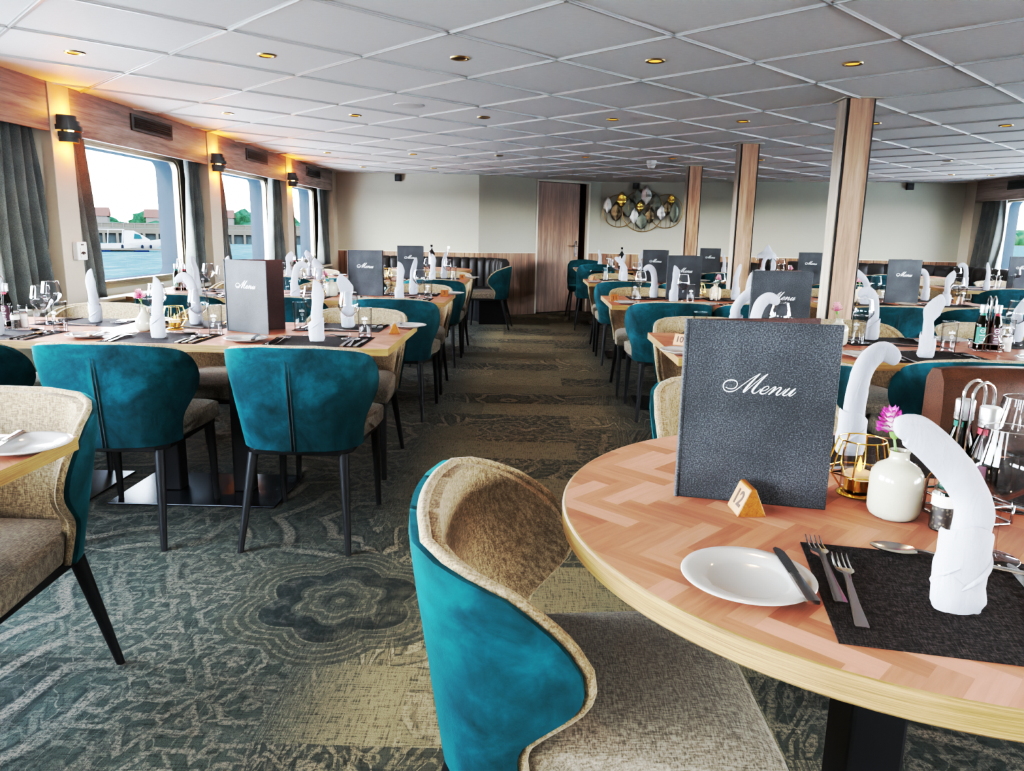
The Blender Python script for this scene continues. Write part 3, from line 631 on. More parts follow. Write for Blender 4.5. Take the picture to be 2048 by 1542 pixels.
for k, (a, c) in enumerate(POSTS[2:6]):
    y = (a + c) / 2 + .03
    if k:
        lampp.put((LX + .005, y, 1.752), 0, 'dark banded metal wall lamp glowing orange on the %s cream window post' % ['', 'nearest', 'second', 'third'][k], 'wall lamp', 'window post lamps')
        for dz in (.10, -.11): add_light('lamp_glow', 'POINT', (LX + .05, y, 1.752 + dz), 4.6, (1, .23, .016), shadow_soft_size=.02)

# curtains -------------------------------------------------------------------
def curtain(y0, y1, b0, b1, X, seed, label, z0=.735, z1=1.77, folds=4):
    rnd = random.Random(seed); ph = [rnd.uniform(-.6, .6) for _ in range(12)]; nu, nv = folds * 10, 22; g = []
    for j in range(nv + 1):
        v = j / nv; a, c = lerp(y0, b0, v ** .8), lerp(y1, b1, v ** .8); row = []
        for i in range(nu + 1):
            u = i / nu; amp = .026 + .026 * v
            w = math.sin(2 * PI * folds * (u + .02 * math.sin(5 * v + ph[0])) + ph[1 + int(u * 6)] * .3) * amp + .012 * math.sin(2 * PI * (folds * .5) * u + ph[8] * 3 + 2 * v)
            row.append((X + w, lerp(a, c, u), lerp(z1, z0, v)))
        g.append(row)
    b = MB(); R, Cn = nv + 1, nu + 1
    b.add([p for r in g for p in r], [(i * Cn + k, i * Cn + k + 1, (i + 1) * Cn + k + 1, (i + 1) * Cn + k) for i in range(R - 1) for k in range(Cn - 1)])
    o = b.make('curtain', 'curtain', smooth=180)
    so = o.modifiers.new('th', 'SOLIDIFY'); so.thickness = .003
    return tag(o, label, 'curtain', 'window curtains')
CX = -2.838
curtain(3.98, 4.36, 3.90, 4.43, CX, 1, 'wide charcoal curtain hanging left of the nearest lamp post', folds=5)
curtain(4.67, 4.86, 4.67, 4.98, CX, 2, 'narrow charcoal curtain hanging just right of the nearest lamp post', folds=3)
curtain(6.30, 6.53, 6.24, 6.575, CX, 3, 'charcoal curtain hanging left of the second lamp post', folds=4)
curtain(6.84, 6.99, 6.84, 7.10, CX, 4, 'narrow charcoal curtain just right of the second lamp post', folds=4)
curtain(8.34, 8.62, 8.26, 8.67, CX, 5, 'charcoal curtain hanging left of the third lamp post', folds=4)
curtain(8.92, 9.04, 8.92, 9.14, CX, 6, 'narrow charcoal curtain just right of the third lamp post', folds=4)
curtain(10.24, 10.56, 10.18, 10.69, CX, 7, 'charcoal curtain in the back left corner', folds=4)
curtain(10.06, 10.52, 10.08, 10.58, 6.10, 8, 'dark curtain beside the right window in the back right corner', folds=5)
curtain(6.30, 6.55, 6.26, 6.575, 6.10, 9, 'dark curtain on the right wall before the second post', folds=4)

# ceiling fittings ---------------------------------------------------------
def make_downlight(lit):
    r = empty('ceiling_light')
    b = MB(); b.lathe([(.030, -.001), (.034, -.006), (.044, -.006), (.047, 0.0), (.030, 0.0), (.030, -.001)], 28, cap0=False, cap1=False); b.make('trim_ring', 'brass', r, smooth=50)
    MB().lathe([(.0005, -.002), (.030, -.002)], 24, cap0=False, cap1=False).make('lamp_disc', 'downlit' if lit else 'downoff', r, smooth=0)
    return Proto(r)
dl_on, dl_off = make_downlight(True), make_downlight(False)
LIGHTS = []
gx = lambda k: GX + .456 * k
row = lambda y, ks, off=(): [(gx(k), y, k not in off) for k in ks]
LIGHTS += row(3.735, (-5, -3, -1, 1, 3), (-1,)) + row(5.56, (-5, -3, -1, 1, 3, 5, 7), (-1,)) + row(8.22, (-5, -3, -1, 1, 3, 5), (-1,)) + row(9.95, (-5, -3)) + row(10.7, (1, 3, 5, 7), (1,))
LIGHTS += [(gx(9), 8.0, False), (gx(11), 8.0, True), (gx(11), 9.62, True), (gx(12), 9.56, True)]
rown = {3.735: 'nearest', 5.56: 'second', 8.22: 'third', 9.95: 'back left', 10.7: 'back', 8.0: 'right-hand', 9.62: 'far right', 9.56: 'far right'}
cnt = {}
for x, y, on in LIGHTS:
    rw = rown[y]; cnt[rw] = cnt.get(rw, 0) + 1; nth = ['first', 'second', 'third', 'fourth', 'fifth', 'sixth', 'seventh'][cnt[rw] - 1]
    (dl_on if on else dl_off).put((x, y, CEIL), 0, '%s round ceiling downlight, %s from the left in the %s row' % ('glowing amber' if on else 'unlit brass', nth, rw), 'ceiling light', 'ceiling downlights')
    if on: add_light('downlight_beam', 'SPOT', (x, y, CEIL - .012), 11.0, (1, .60, .30), spot_size=math.radians(125), spot_blend=.6, shadow_soft_size=.03)
for x, y in ((gx(1), 1.907), (gx(3), 1.907), (gx(-3), 1.907), (gx(-5), 1.907), (gx(1), .08), (gx(3), .08), (gx(-3), .08)):   # the row above and behind the camera
    add_light('downlight_beam', 'SPOT', (x, y, CEIL - .012), 10.0 if x < 0 else 16.0, (1, .60, .30), spot_size=math.radians(125), spot_blend=.6, shadow_soft_size=.03)
sp = Proto(MB().lathe([(.0005, -.008), (.085, -.008), (.098, -.004), (.10, 0)], 36, cap0=False, cap1=False).make('ceiling_speaker', 'white', smooth=30))
for x, y, w in ((gx(-2), 5.1, 'flat round white ceiling speaker nearest the camera'), (gx(-2), 8.55, 'flat round white ceiling speaker further back above the aisle'), (gx(9.5), 8.35, 'flat round white ceiling speaker towards the right windows')):
    sp.put((x, y, CEIL), 0, w, 'speaker', 'ceiling speakers')
r = empty('smoke_detector', (1.30, 8.50, CEIL))
MB().lathe([(.052, -.03), (.055, -.012), (.055, 0)], 28).make('detector_base', 'white', r); MB().lathe([(.0005, -.085), (.030, -.083), (.040, -.068), (.040, -.058), (.047, -.055), (.047, -.043), (.042, -.040), (.050, -.030)], 28, cap0=False, cap1=False).make('sensor_head', 'white', r)
tag(r, 'white ribbed smoke detector hanging from the ceiling near the middle pillar', 'smoke detector')
# black speaker boxes on the end walls
def wallbox(name, k, s, z, label):
    A, B = map(Vector, WALLP[k]); t = (B - A).normalized(); n = Vector((t.y, -t.x)); p = A + t * s
    r = empty(name, (p.x, p.y, z), math.atan2(t.y, t.x)); MB().box(-.045, .045, -.05, 0, -.045, .045).make('box_body', 'black', r, smooth=0, bevel=.004)
    MB().lathe([(.0005, 0), (.022, 0), (.022, .002)], 20).make('speaker_cone', 'rubber', r).matrix_local = Matrix.Translation((0, -.051, 0)) @ Matrix.Rotation(PI / 2, 4, 'X')
    return tag(r, label, 'speaker', 'wall speakers')
wallbox('wall_speaker', 0, 1.045, 1.937, 'small black box speaker high on the left back wall')
wallbox('wall_speaker', 2, .525, 1.94, 'small black box speaker above the leaf wall art')
wallbox('wall_speaker', 2, 2.02, 1.94, 'small black box speaker on the back wall beside the middle pillar')
wallbox('wall_speaker', 3, .72, 1.94, 'small black box speaker on the back wall right of the nearest pillar')
# call point on the nearest post
r = empty('wall_call_point', (LX + .005, 4.585, 1.045))
MB().box(0, .035, -.05, .05, -.055, .055).make('housing', 'white', r, smooth=0, bevel=.006); MB().box(.035, .038, -.026, .026, -.04, .02).make('break_glass', 'labelw', r, smooth=0)
b = MB(); b.obox((.039, 0, -.012), (.001, 0, 0), (0, .009, 0), (0, 0, .009)); b.obox((.039, -.017, -.012), (.001, 0, 0), (0, .005, .004), (0, .003, -.003)); b.obox((.039, .017, -.012), (.001, 0, 0), (0, -.005, .004), (0, -.003, -.003)); b.make('symbol', 'ink', r, smooth=0)
MB().box(.035, .0365, -.014, .014, .034, .041).make('label_strip', 'ink', r, smooth=0)
tag(r, 'small white alarm call point on the nearest cream window post', 'alarm point')

# leaf wall art ---------------------------------------------------------------
A, B = map(Vector, WALLP[2]); t = (B - A).normalized(); n = Vector((t.y, -t.x))
art = empty('leaf_wall_art', (A.x + n.x * .03, A.y + n.y * .03, 0), math.atan2(t.y, t.x))
for s, z, rr in ((.283, 1.567, .245), (.648, 1.573, .315), (1.0, 1.567, .25)):
    MB().tube([(s + rr * math.cos(2 * PI * k / 48), 0, z + rr * math.sin(2 * PI * k / 48)) for k in range(48)], .0065, 8, loop=True).make('ring', 'brass', art, smooth=180)
for i, (s, z, w, hh, mt) in enumerate(((.101, 1.655, .125, .25, 'silver'), (.243, 1.563, .16, .305, 'bronze'), (.319, 1.742, .14, .23, 'gold'), (.434, 1.617, .18, .29, 'grey'), (.553, 1.789, .125, .23, 'grey'), (.605, 1.635, .105, .165, 'gold'), (.693, 1.809, .155, .29, 'silver'),
        (.521, 1.499, .125, .245, 'silver'), (.64, 1.421, .155, .255, 'grey'), (.759, 1.499, .135, .23, 'bronze'), (.832, 1.699, .165, .265, 'grey'), (.933, 1.55, .125, .23, 'silver'), (1.011, 1.616, .12, .23, 'bronze'), (1.073, 1.74, .105, .175, 'gold'), (1.123, 1.558, .125, .32, 'grey'))):
    b = MB(); g = []; N_ = 16
    for j in range(N_ + 1):
        v = j / N_; hwid = w / 2 * (math.sin(PI * v) ** .58) * (1.0 - .3 * (v - .5)); g.append([(s + u * hwid, -.012 - .018 * (1 - u * u) - .004 * (i % 3) + .002 * math.sin(14 * v), z - hh / 2 + hh * v) for u in (-1, -.6, -.2, .2, .6, 1)])
    b.slab(g, [[(x, y + .003, zz) for x, y, zz in r_] for r_ in g]); lf = b.make('leaf', 'leaf' + mt, art, smooth=60)
    zb = z - hh / 2; cands = [zc - math.sqrt(max(0, rr * rr - (s - sc_) ** 2)) for sc_, zc, rr in ((.283, 1.567, .245), (.648, 1.573, .315), (1.0, 1.567, .25)) if abs(s - sc_) < rr]
    zl = max([c_ for c_ in cands if c_ < zb] or [zb - .05]); b = MB(); b.tube([(s, -.010, z + hh * .45), (s, -.034, z), (s, -.010, zb), (s, 0, zl)], .003, 6); b.make('leaf_stem', 'brass', lf, smooth=180)
tag(art, 'metal wall art of three rings filled with silver and gold leaves', 'wall art')
# ------------------------------------------------------------------ chairs
LTAB = [(.385, .285), (.43, .285), (.47, .29), (.50, .31), (.53, .35), (.56, .39), (.59, .415), (.63, .42), (.67, .405), (.70, .38), (.73, .34), (.752, .29), (.768, .235), (.778, .17), (.782, .10)]
def back_pt(d, z):
    f = (z - .385) / .397
    w = lerp(.212, .258, min(1, f * 1.25)); rc = .125; a = w - rc; yb = -.225 - .045 * f; s = 1 if d >= 0 else -1; d = abs(d); th = math.radians(80)
    if d <= a: x, y, nx, ny = d, yb - .012 * math.cos(d / a * PI / 2), 0, -1
    elif d <= a + rc * th: q = (d - a) / rc; x, y, nx, ny = a + rc * math.sin(q), yb + rc * (1 - math.cos(q)), math.sin(q), -math.cos(q)
    else:
        e = d - a - rc * th; x = a + rc * math.sin(th) + e * math.cos(th); y = yb + rc * (1 - math.cos(th)) + e * math.sin(th); nx, ny = math.sin(th), -math.cos(th)
    return Vector((x * s, y, z)), Vector((nx * s, ny, .12)).normalized()
def chair_back_grid(off, zs, ns, shrink=1.0):
    g = []
    for z in zs:
        L = interp(LTAB, z) * shrink; g.append([(lambda p, n: tuple(p + n * off))(*back_pt(lerp(-L, L, k / ns), z)) for k in range(ns + 1)])
    return g
ZSB = [.385 + .397 * (1 - (1 - k / 26) ** 1.25) for k in range(27)]
def make_legs(r, pts, r0=.021, r1=.0115, mat='black'):
    for (x0, y0, x1, y1, h) in pts:
        b = MB(); b.sections([[(lerp(x0, x1, v) + lerp(r0, r1, v) * math.cos(a), lerp(y0, y1, v) + lerp(r0, r1, v) * math.sin(a), h * (1 - v)) for a in [2 * PI * k / 12 for k in range(12)]] for v in (0, .5, 1)])
        b.make('leg', mat, r, smooth=50)
def make_chair():
    r = empty('dining_chair'); ns = 30
    b = MB(); b.slab(chair_back_grid(.016, ZSB, ns, .985), chair_back_grid(.002, ZSB, ns, .985)); b.make('back_shell', 'velvet', r, smooth=60)
    b = MB(); b.slab(chair_back_grid(.001, ZSB, ns), chair_back_grid(-.030, ZSB, ns, .97)); b.make('backrest', 'linen', r, smooth=60)
    rim = []
    g = chair_back_grid(-.004, ZSB, ns)
    rim = [g[j][0] for j in range(len(g))] + [g[-1][k] for k in range(1, ns)] + [g[j][-1] for j in range(len(g) - 1, -1, -1)]
    MB().tube(rim, .0095, 8).make('piping', 'linen', r, smooth=180)
    b = MB()
    for dx in (-.006, .006): b.tube([(dx, back_pt(dx, z)[0].y - .0185, z) for z in [.39 + .345 * k / 12 for k in range(13)]], [.0024 * min(1, .35 + (12 - k) / 6) for k in range(13)], 6)
    b.make('back_seam', 'seam', r, smooth=180)
    b = MB(); g0, g1 = [], []; N_ = 12      # cushion: rounded, slightly crowned slab
    for j in range(N_ + 1):
        v = j / N_; row0, row1 = [], []; y = lerp(-.205, .272, v)
        for i in range(N_ + 1):
            u = 2 * i / N_ - 1; hw_ = lerp(.196, .240, min(1, v * 1.3)) - .045 * max(0, 1 - v * 4.5) ** 2; ex = max(abs(u) ** 6, abs(2 * v - 1) ** 6); x = u * hw_
            row0.append((x, y, .476 + .008 * (1 - u * u) * (1 - (2 * v - 1) ** 2) - .018 * ex)); row1.append((x * .985, lerp(y, .02, .01), .386))
        g0.append(row0); g1.append(row1)
    b.slab(g0, g1); b.make('seat', 'seatcloth', r, smooth=60, bevel=.012, seg=3)
    b = MB(); b.sections([[(-.165, -.215, z), (.165, -.215, z), (.20, -.16, z), (.222, .258, z), (-.222, .258, z), (-.20, -.16, z)] for z in (.362, .386)]); b.make('seat_frame', 'black', r, smooth=0, bevel=.004)
    make_legs(r, [(-.172, -.192, -.205, -.292, .370), (.172, -.192, .205, -.292, .370), (-.205, .232, -.212, .252, .375), (.205, .232, .212, .252, .375)])
    return Proto(r)
chair = make_chair()
CHG = 'teal and cream dining chairs'
def put_chair(x, y, deg, label): return chair.put((x, y, 0), math.radians(deg), label, 'chair', CHG)

# ------------------------------------------------------------------ tables
TH = .030
def rect_table(name, x0, x1, y0, y1, label, bases, top=TZ):
    cx, cy = (x0 + x1) / 2, (y0 + y1) / 2; r = empty(name, (cx, cy, 0)); hx, hy = (x1 - x0) / 2, (y1 - y0) / 2
    b = MB(); v = [(x, y, z) for z in (top - TH, top) for y in (-hy, hy) for x in (-hx, hx)]
    b.add(v, [(0, 2, 3, 1), (0, 1, 5, 4), (2, 6, 7, 3), (0, 4, 6, 2), (1, 3, 7, 5)]); b.slot = 1; b.add([v[4], v[5], v[7], v[6]], [(0, 1, 2, 3)])
    b.make('tabletop', ['oak', 'herring'], r, smooth=0)
    for bx in bases:
        MB().box(bx - .37 - cx, bx + .37 - cx, -.22, .22, 0, .010).make('base_plate', 'baseplate', r, smooth=0, bevel=.003)
        for dx in (-.165, .165): MB().box(bx + dx - .042 - cx, bx + dx + .042 - cx, -.042, .042, .010, top - TH).make('column', 'black', r, smooth=0, bevel=.006)
    return tag(r, label, 'table')
def round_table(name, cx, cy, R, label, th=.036):
    r = empty(name, (cx, cy, 0)); b = MB(); n = 96
    prof = [(R - .004, TZ - th), (R, TZ - th + .004), (R, TZ - .004), (R - .003, TZ - .0008), (R - .006, TZ)]
    b.lathe(prof, n, cap0=True, cap1=False); b.slot = 1; b.add([((R - .006) * math.cos(2 * PI * k / n), (R - .006) * math.sin(2 * PI * k / n), TZ) for k in range(n)], [tuple(range(n))])
    b.make('tabletop', ['oak', 'herring'], r, smooth=30)
    MB().box(-.05, .05, -.05, .05, .012, TZ - th).make('column', 'black', r, smooth=0, bevel=.008)
    MB().lathe([(.27, 0), (.27, .008), (.26, .012), (.06, .014)], 48).make('base_plate', 'baseplate', r, smooth=30)
    return tag(r, label, 'table')
rect_table('dining_table', -2.02, -.985, .80, 1.57, 'wooden table reaching in at the lower left edge of the photo', [-1.6])
rect_table('dining_table', -2.66, -.55, 2.905, 3.687, 'long wooden table under the first left window, its number block turned away', [-1.46, -2.30])
rect_table('dining_table', -2.66, -.555, 4.90, 5.675, 'second long wooden table back along the left windows', [-1.46, -2.30])
rect_table('dining_table', -2.66, -.60, 6.89, 7.665, 'third long wooden table back along the left windows', [-1.46, -2.30])
rect_table('dining_table', .575, 1.915, 2.825, 3.590, 'first wooden table right of the aisle, behind the foreground menu', [1.25])
rect_table('dining_table', 1.920, 3.26, 2.815, 3.590, 'wooden table pushed end to end against the first right table', [2.6])
rect_table('dining_table', .55, 1.77, 4.975, 5.760, 'second wooden table back along the right of the aisle', [1.16])
rect_table('dining_table', .565, 1.77, 7.20, 7.940, 'third wooden table back along the right of the aisle', [1.16])
rect_table('dining_table', .62, 1.80, 9.98, 10.72, 'wooden table with wine bottle near the leaf wall art', [1.2])
rect_table('dining_table', 2.06, 3.36, 5.30, 6.07, 'wooden table right of the nearest pillar with leaning number block', [2.7])
rect_table('dining_table', 2.06, 3.30, 7.42, 8.17, 'wooden table behind the nearest pillar, second row from it', [2.65])
rect_table('dining_table', 2.06, 3.30, 9.22, 9.97, 'wooden table with steel ice bucket near the back wall', [2.65])
rect_table('dining_table', 4.05, 5.35, 7.22, 7.97, 'wooden table near the right windows with black pedestal', [4.7])
rect_table('dining_table', 4.25, 5.35, 9.62, 10.12, 'narrow wooden table in front of the back right bench', [4.8])
RTX, RTY, RTR = .625, 1.218, .559
round_table('round_table', RTX, RTY, RTR, 'large round herringbone wooden table in the right foreground')
round_table('round_table', -1.22, 9.45, .50, 'small round wooden table inside the curved leather bench')

# chairs placed at the tables
put_chair(.118, 1.165, -90, 'large teal and cream chair in the foreground beside the round table')
put_chair(.64, 1.985, 184, 'cream-fronted chair on the far side of the round table, mostly behind the menu')
put_chair(-1.325, 1.585, 180, 'cream-fronted chair at the lower left photo edge with one long black leg')
put_chair(-.862, 2.915, 0, 'teal-backed chair at the aisle end of the first left window table, camera side')
put_chair(-1.575, 2.90, 3, 'teal-backed chair in the middle of the first left window table, camera side')
put_chair(-2.24, 2.93, 0, 'teal-backed chair by the wall at the first left window table, camera side')
for nm, y0, y1, xs in (('the first left table', 2.905, 3.687, (-.90, -1.60, -2.27)), ('the second left table', 4.90, 5.675, (-.86, -1.58, -2.25)), ('the third left table', 6.89, 7.665, (-.86, -1.57, -2.25))):
    for x, w in zip(xs, ('aisle end', 'middle', 'window end')):
        if y0 > 3: put_chair(x, y0 + (.05 if w == 'aisle end' else .03), random.uniform(-2, 2), 'teal-backed chair, %s of %s, camera side' % (w, nm))
        put_chair(x, y1 + .075, 180 + random.uniform(-2, 2), 'cream-fronted chair, %s of %s, far side' % (w, nm))
put_chair(.90, 2.82, 0, 'teal-backed chair at the first right table, hidden behind the big menu')
put_chair(1.70, 2.93, -4, 'teal-backed chair showing beside the brown leather bench')
for x, w in ((.90, 'aisle end'), (1.62, 'inner end')): put_chair(x, 3.665, 180, 'cream-fronted chair on the far side of the first right table, %s' % w)
put_chair(2.33, 3.665, 180, 'cream-fronted chair on the far side of the table joined to the first right table')
put_chair(.93, 5.085, 0, 'teal-backed chair at the second right table facing away, aisle end'); put_chair(1.50, 5.08, 0, 'teal-backed chair at the second right table facing away, pillar end')
for x, w in ((.90, 'aisle end'), (1.48, 'pillar end')): put_chair(x, 5.84, 180, 'cream-fronted chair on the far side of the second right table, %s' % w)
for x, w in ((.90, 'aisle end'), (1.48, 'pillar end')):
    put_chair(x, 7.22, 0, 'teal-backed chair at the third right table, camera side, %s' % w)
    put_chair(x, 8.02, 180, 'cream-fronted chair at the third right table, far side, %s' % w)
for x, w in ((2.36, 'left'), (2.98, 'right')):
    put_chair(x, 5.12, 0, '%s teal-backed chair at the table right of the nearest pillar' % w); put_chair(x, 6.16, 180, '%s cream-fronted chair across the table right of the nearest pillar' % w)
for x, w in ((2.35, 'left'), (2.98, 'right')):
    put_chair(x, 7.50, 0, '%s teal-backed chair at the table with the cutlery pot behind the pillars' % w)
    put_chair(x, 9.30, 0, '%s teal-backed chair before the ice bucket table' % w)
put_chair(4.46, 7.22, 0, 'dark teal chair at the camera side of the table near the right windows')
put_chair(4.42, 8.06, 180, 'cream-fronted chair across the table near the right windows, left place'); put_chair(5.05, 8.06, 180, 'cream-fronted chair across the table near the right windows, right place')
put_chair(4.35, 9.62, 10, 'teal-backed chair in front of the back right bench')
put_chair(-.52, 9.62, 86, 'teal chair seen side-on beside the curved leather bench')

# two chairs with chrome handles at the back ------------------------------------
def make_handle_chair():
    r = empty('handle_chair'); b = MB(); g0, g1 = [], []
    for j in range(13):
        v = j / 12; z = lerp(.42, .84, v); hw_ = .245 * min(1, (1 - abs(2 * v - 1) ** 5 * .18)); yb = -.21 - .05 * v
        row = [(u * hw_, yb + .10 * u * u, z - .02 * (u * u) * (v > .9)) for u in [k / 7 - 1 for k in range(15)]]
        g0.append([(x, y - .03, z) for x, y, z in row]); g1.append([(x * .97, y + .02, z) for x, y, z in row])
    b.slab(g0, g1); b.make('backrest', 'velvet', r, smooth=60, bevel=.012, seg=2)
    MB().box(-.235, .235, -.20, .24, .40, .48).make('seat', 'velvet', r, smooth=40, bevel=.02, seg=3)
    b = MB(); b.tube([(-.075, -.285, .745), (-.07, -.33, .75), (.07, -.33, .75), (.075, -.285, .745)], .009, 8); h = b.make('handle', 'black', r, smooth=60)
    b = MB(); b.lathe([(.014, -.01), (.014, .02)], 12, (-.075, -.32, .748)); b.make('handle_stud', 'chrome', h); b = MB(); b.lathe([(.014, -.01), (.014, .02)], 12, (.075, -.32, .748)); b.make('handle_stud', 'chrome', h)
    make_legs(r, [(-.19, -.17, -.25, -.27, .41), (.19, -.17, .25, -.27, .41), (-.19, .2, -.22, .27, .41), (.19, .2, .22, .27, .41)], .015, .009)
    return Proto(r)
hc = make_handle_chair()
hc.put((.84, 9.78, 0), 0, 'teal chair with handle on its back near the door, nearer one', 'chair', 'teal chairs with back handles')
hc.put((.80, 10.96, 0), math.radians(180), 'teal chair near the door, farther one behind the table', 'chair', 'teal chairs with back handles')

# ------------------------------------------------------------------ leather benches
def bench(name, path, z0, z1, label, mat, channel=.16, seat_d=.42, th=.11, seat=True):
    """path: list of xy along the rear of the seat; the sitter faces the left-hand normal"""
    P = [Vector((x, y, 0)) for x, y in path]; P = catmull(P, 10); L = [0]
    for a, c in zip(P, P[1:]): L.append(L[-1] + (c - a).length)
    r = empty(name, tuple(P[len(P) // 2])); o = P[len(P) // 2]
    def at(s):
        for k in range(len(P) - 1):
            if s <= L[k + 1] or k == len(P) - 2:
                t_ = (P[k + 1] - P[k]).normalized(); return P[k] + t_ * (s - L[k]), Vector((t_.y, -t_.x, 0))
    n = max(1, round(L[-1] / channel)); w = L[-1] / n
    for i in range(n):
        secs = []
        for j in range(7):
            u = j / 6; p, nn = at((i + .015 + .97 * u) * w); bulge = .022 * (1 - (2 * u - 1) ** 2) ** .6; f = th / 2 + bulge; p = p - o
            prof = [(-th / 2, z0), (f * .8, z0), (f, z0 + .05), (f, z1 - .09), (f * .85, z1 - .03), (f * .4, z1 + bulge * .3), (-th * .25, z1 + bulge * .3), (-th / 2, z1 - .03)]
            secs.append([p + nn * q + Vector((0, 0, z)) for q, z in prof])
        MB().sections(secs).make('back_channel', mat, r, smooth=60)
    if seat:
        m = 24; g = [[], [], [], []]
        for j in range(m + 1):
            p, nn = at(L[-1] * j / m); p = p - o
            for k, (q, z) in enumerate(((th / 2 - .03, .33), (seat_d, .33), (seat_d, .45), (th / 2 - .03, .46))): g[k].append(p + nn * q + Vector((0, 0, z)))
        MB().sections([[g[k][j] for k in range(4)] for j in range(m + 1)]).make('seat', mat, r, smooth=30, bevel=.02)
        MB().sections([[at(L[-1] * j / m)[0] - o + at(L[-1] * j / m)[1] * q + Vector((0, 0, z)) for q, z in ((-.03, 0), (seat_d - .08, 0), (seat_d - .08, .33), (-.03, .33))] for j in range(m + 1)]).make('base', 'black', r, smooth=30)
    return tag(r, label, 'bench')
bench('leather_bench', [(-2.50, 10.78), (-1.8, 10.78), (-1.0, 10.76), (-.55, 10.62), (-.36, 10.30), (-.32, 9.98)], .40, .85, 'dark channelled leather corner bench against the back left wall', 'leather', .125)
bench('leather_bench', [(1.125, 2.06), (1.6, 2.085), (2.14, 2.10)], .42, .855, 'brown speckled leather bench behind the round foreground table', 'leatherbrown', .335, seat_d=.44, th=.09)
bench('leather_bench', [(3.75, 11.12), (4.4, 10.96), (5.3, 10.72), (5.75, 10.35), (5.82, 9.6), (5.82, 8.7)], .40, .87, 'long dark leather bench curving round the back right corner', 'leather', .21)
bench('leather_bench', [(2.0, 11.62), (2.9, 11.38), (3.55, 11.2)], .40, .83, 'short dark leather bench along the back wall behind the ice bucket', 'leather', .21)
# ------------------------------------------------------------------ tableware prototypes
def strip(b, st, z_of=None, th=.0018):
    """st: (y, halfwidth, z) stations along +y"""
    g = [[(-w, y, z + th) , (-w * .5, y, z + th + .0006), (w * .5, y, z + th + .0006), (w, y, z + th)] for y, w, z in st]
    k = [[(x, y, z0 - th) for (x, y, _), z0 in zip(r_, [s_[2]] * 4)] for r_, s_ in zip(g, st)]
    b.slab(g, k); return b
def make_fork():
    b = MB(); strip(b, [(0, .0075, .002), (.004, .0085, .002), (.06, .0058, .004), (.115, .0042, .008), (.132, .0050, .010), (.142, .0110, .009), (.150, .0122, .008), (.156, .0122, .0075)])
    for k in range(4):
        x = -.0098 + k * .00653; pts = [(x, .155, .0075), (x, .175, .0055), (x, .195, .0065), (x, .208, .0095)]
        b.tube(pts, [.0021, .0019, .0016, .0008], 6)
    return Proto(b.make('fork', 'steel', smooth=50))
def make_knife(L=.225, name='dinner_knife'):
    b = MB(); k = L / .225
    strip(b, [(0, .0075, .0025), (.004, .0085, .0025), (.10 * k, .0065, .003), (.106 * k, .0058, .003)], th=.0025)
    g = [(.106, -.0055, .0055), (.112, -.0062, .0085), (.17, -.0060, .0100), (.205, -.0055, .0095), (.219, -.0035, .0065), (.225, 0.001, .0025)]
    b.slab([[(a, y * k, .0035), (c, y * k, .0030)] for y, a, c in g], [[(a, y * k, .0012), (c, y * k, .0022)] for y, a, c in g])
    return Proto(b.make(name, 'steel', smooth=40))
def make_spoon():
    b = MB(); strip(b, [(0, .0075, .002), (.004, .0085, .002), (.07, .0055, .004), (.125, .0038, .009), (.138, .004, .009)])
    g0, g1 = [], []
    for j in range(11):
        v = j / 10; y = .135 + .063 * v; w = .0205 * math.sin(PI * (.08 + .90 * v)) ** .6 + .0005
        row = [(u * w, y, .0085 - .0065 * (1 - u * u) * math.sin(PI * v) ** .7) for u in [k / 4 - 1 for k in range(9)]]
        g0.append(row); g1.append([(x, yy, z - .0012) for x, yy, z in row])
    b.slab(g0, g1); return Proto(b.make('spoon', 'steel', smooth=70))
fork, knife, butter, spoon = make_fork(), make_knife(), make_knife(.165, 'butter_knife'), make_spoon()
placemat = Proto(MB().box(-.20, .20, -.148, .148, 0, .0016).make('placemat', 'mat', smooth=0))
plate = Proto(MB().lathe([(.0005, .003), (.047, .003), (.053, .0045), (.060, .010), (.078, .0135), (.0855, .0145), (.0875, .0160), (.0862, .0178), (.078, .0168), (.062, .0138), (.055, .0095), (.051, .0075), (.0005, .0070)], 64, cap0=False, cap1=False).make('side_plate', 'plate', smooth=70))
def ring_(R_, z, w): return MB().tube([(R_ * math.cos(2 * PI * k / 40), R_ * math.sin(2 * PI * k / 40), z) for k in range(40)], w, 6, loop=True)
def make_wineglass():
    r = empty('wine_glass')
    MB().lathe([(.0045, .092), (.012, .094), (.028, .107), (.0405, .124), (.0445, .134), (.0425, .150), (.0375, .172), (.0330, .196), (.0322, .1965), (.0365, .172), (.0415, .150), (.0434, .134), (.039, .1245), (.027, .1085), (.012, .0962), (.0005, .0955)], 36, cap0=False, cap1=False).make('bowl', 'glass', r, smooth=60)
    ring_(.0326, .1965, .0009).make('rim', 'glassrim', r, smooth=180)
    MB().lathe([(.0075, .004), (.0050, .012), (.0038, .03), (.0036, .06), (.0040, .085), (.0048, .0925)], 14).make('stem', 'glass', r, smooth=60)
    MB().lathe([(.034, .0), (.036, .0008), (.034, .0018), (.018, .0030), (.0075, .0050)], 36).make('foot', 'glassfoot', r, smooth=60); ring_(.0352, .0012, .0011).make('foot_rim', 'glassrim', r, smooth=180)
    return Proto(r)
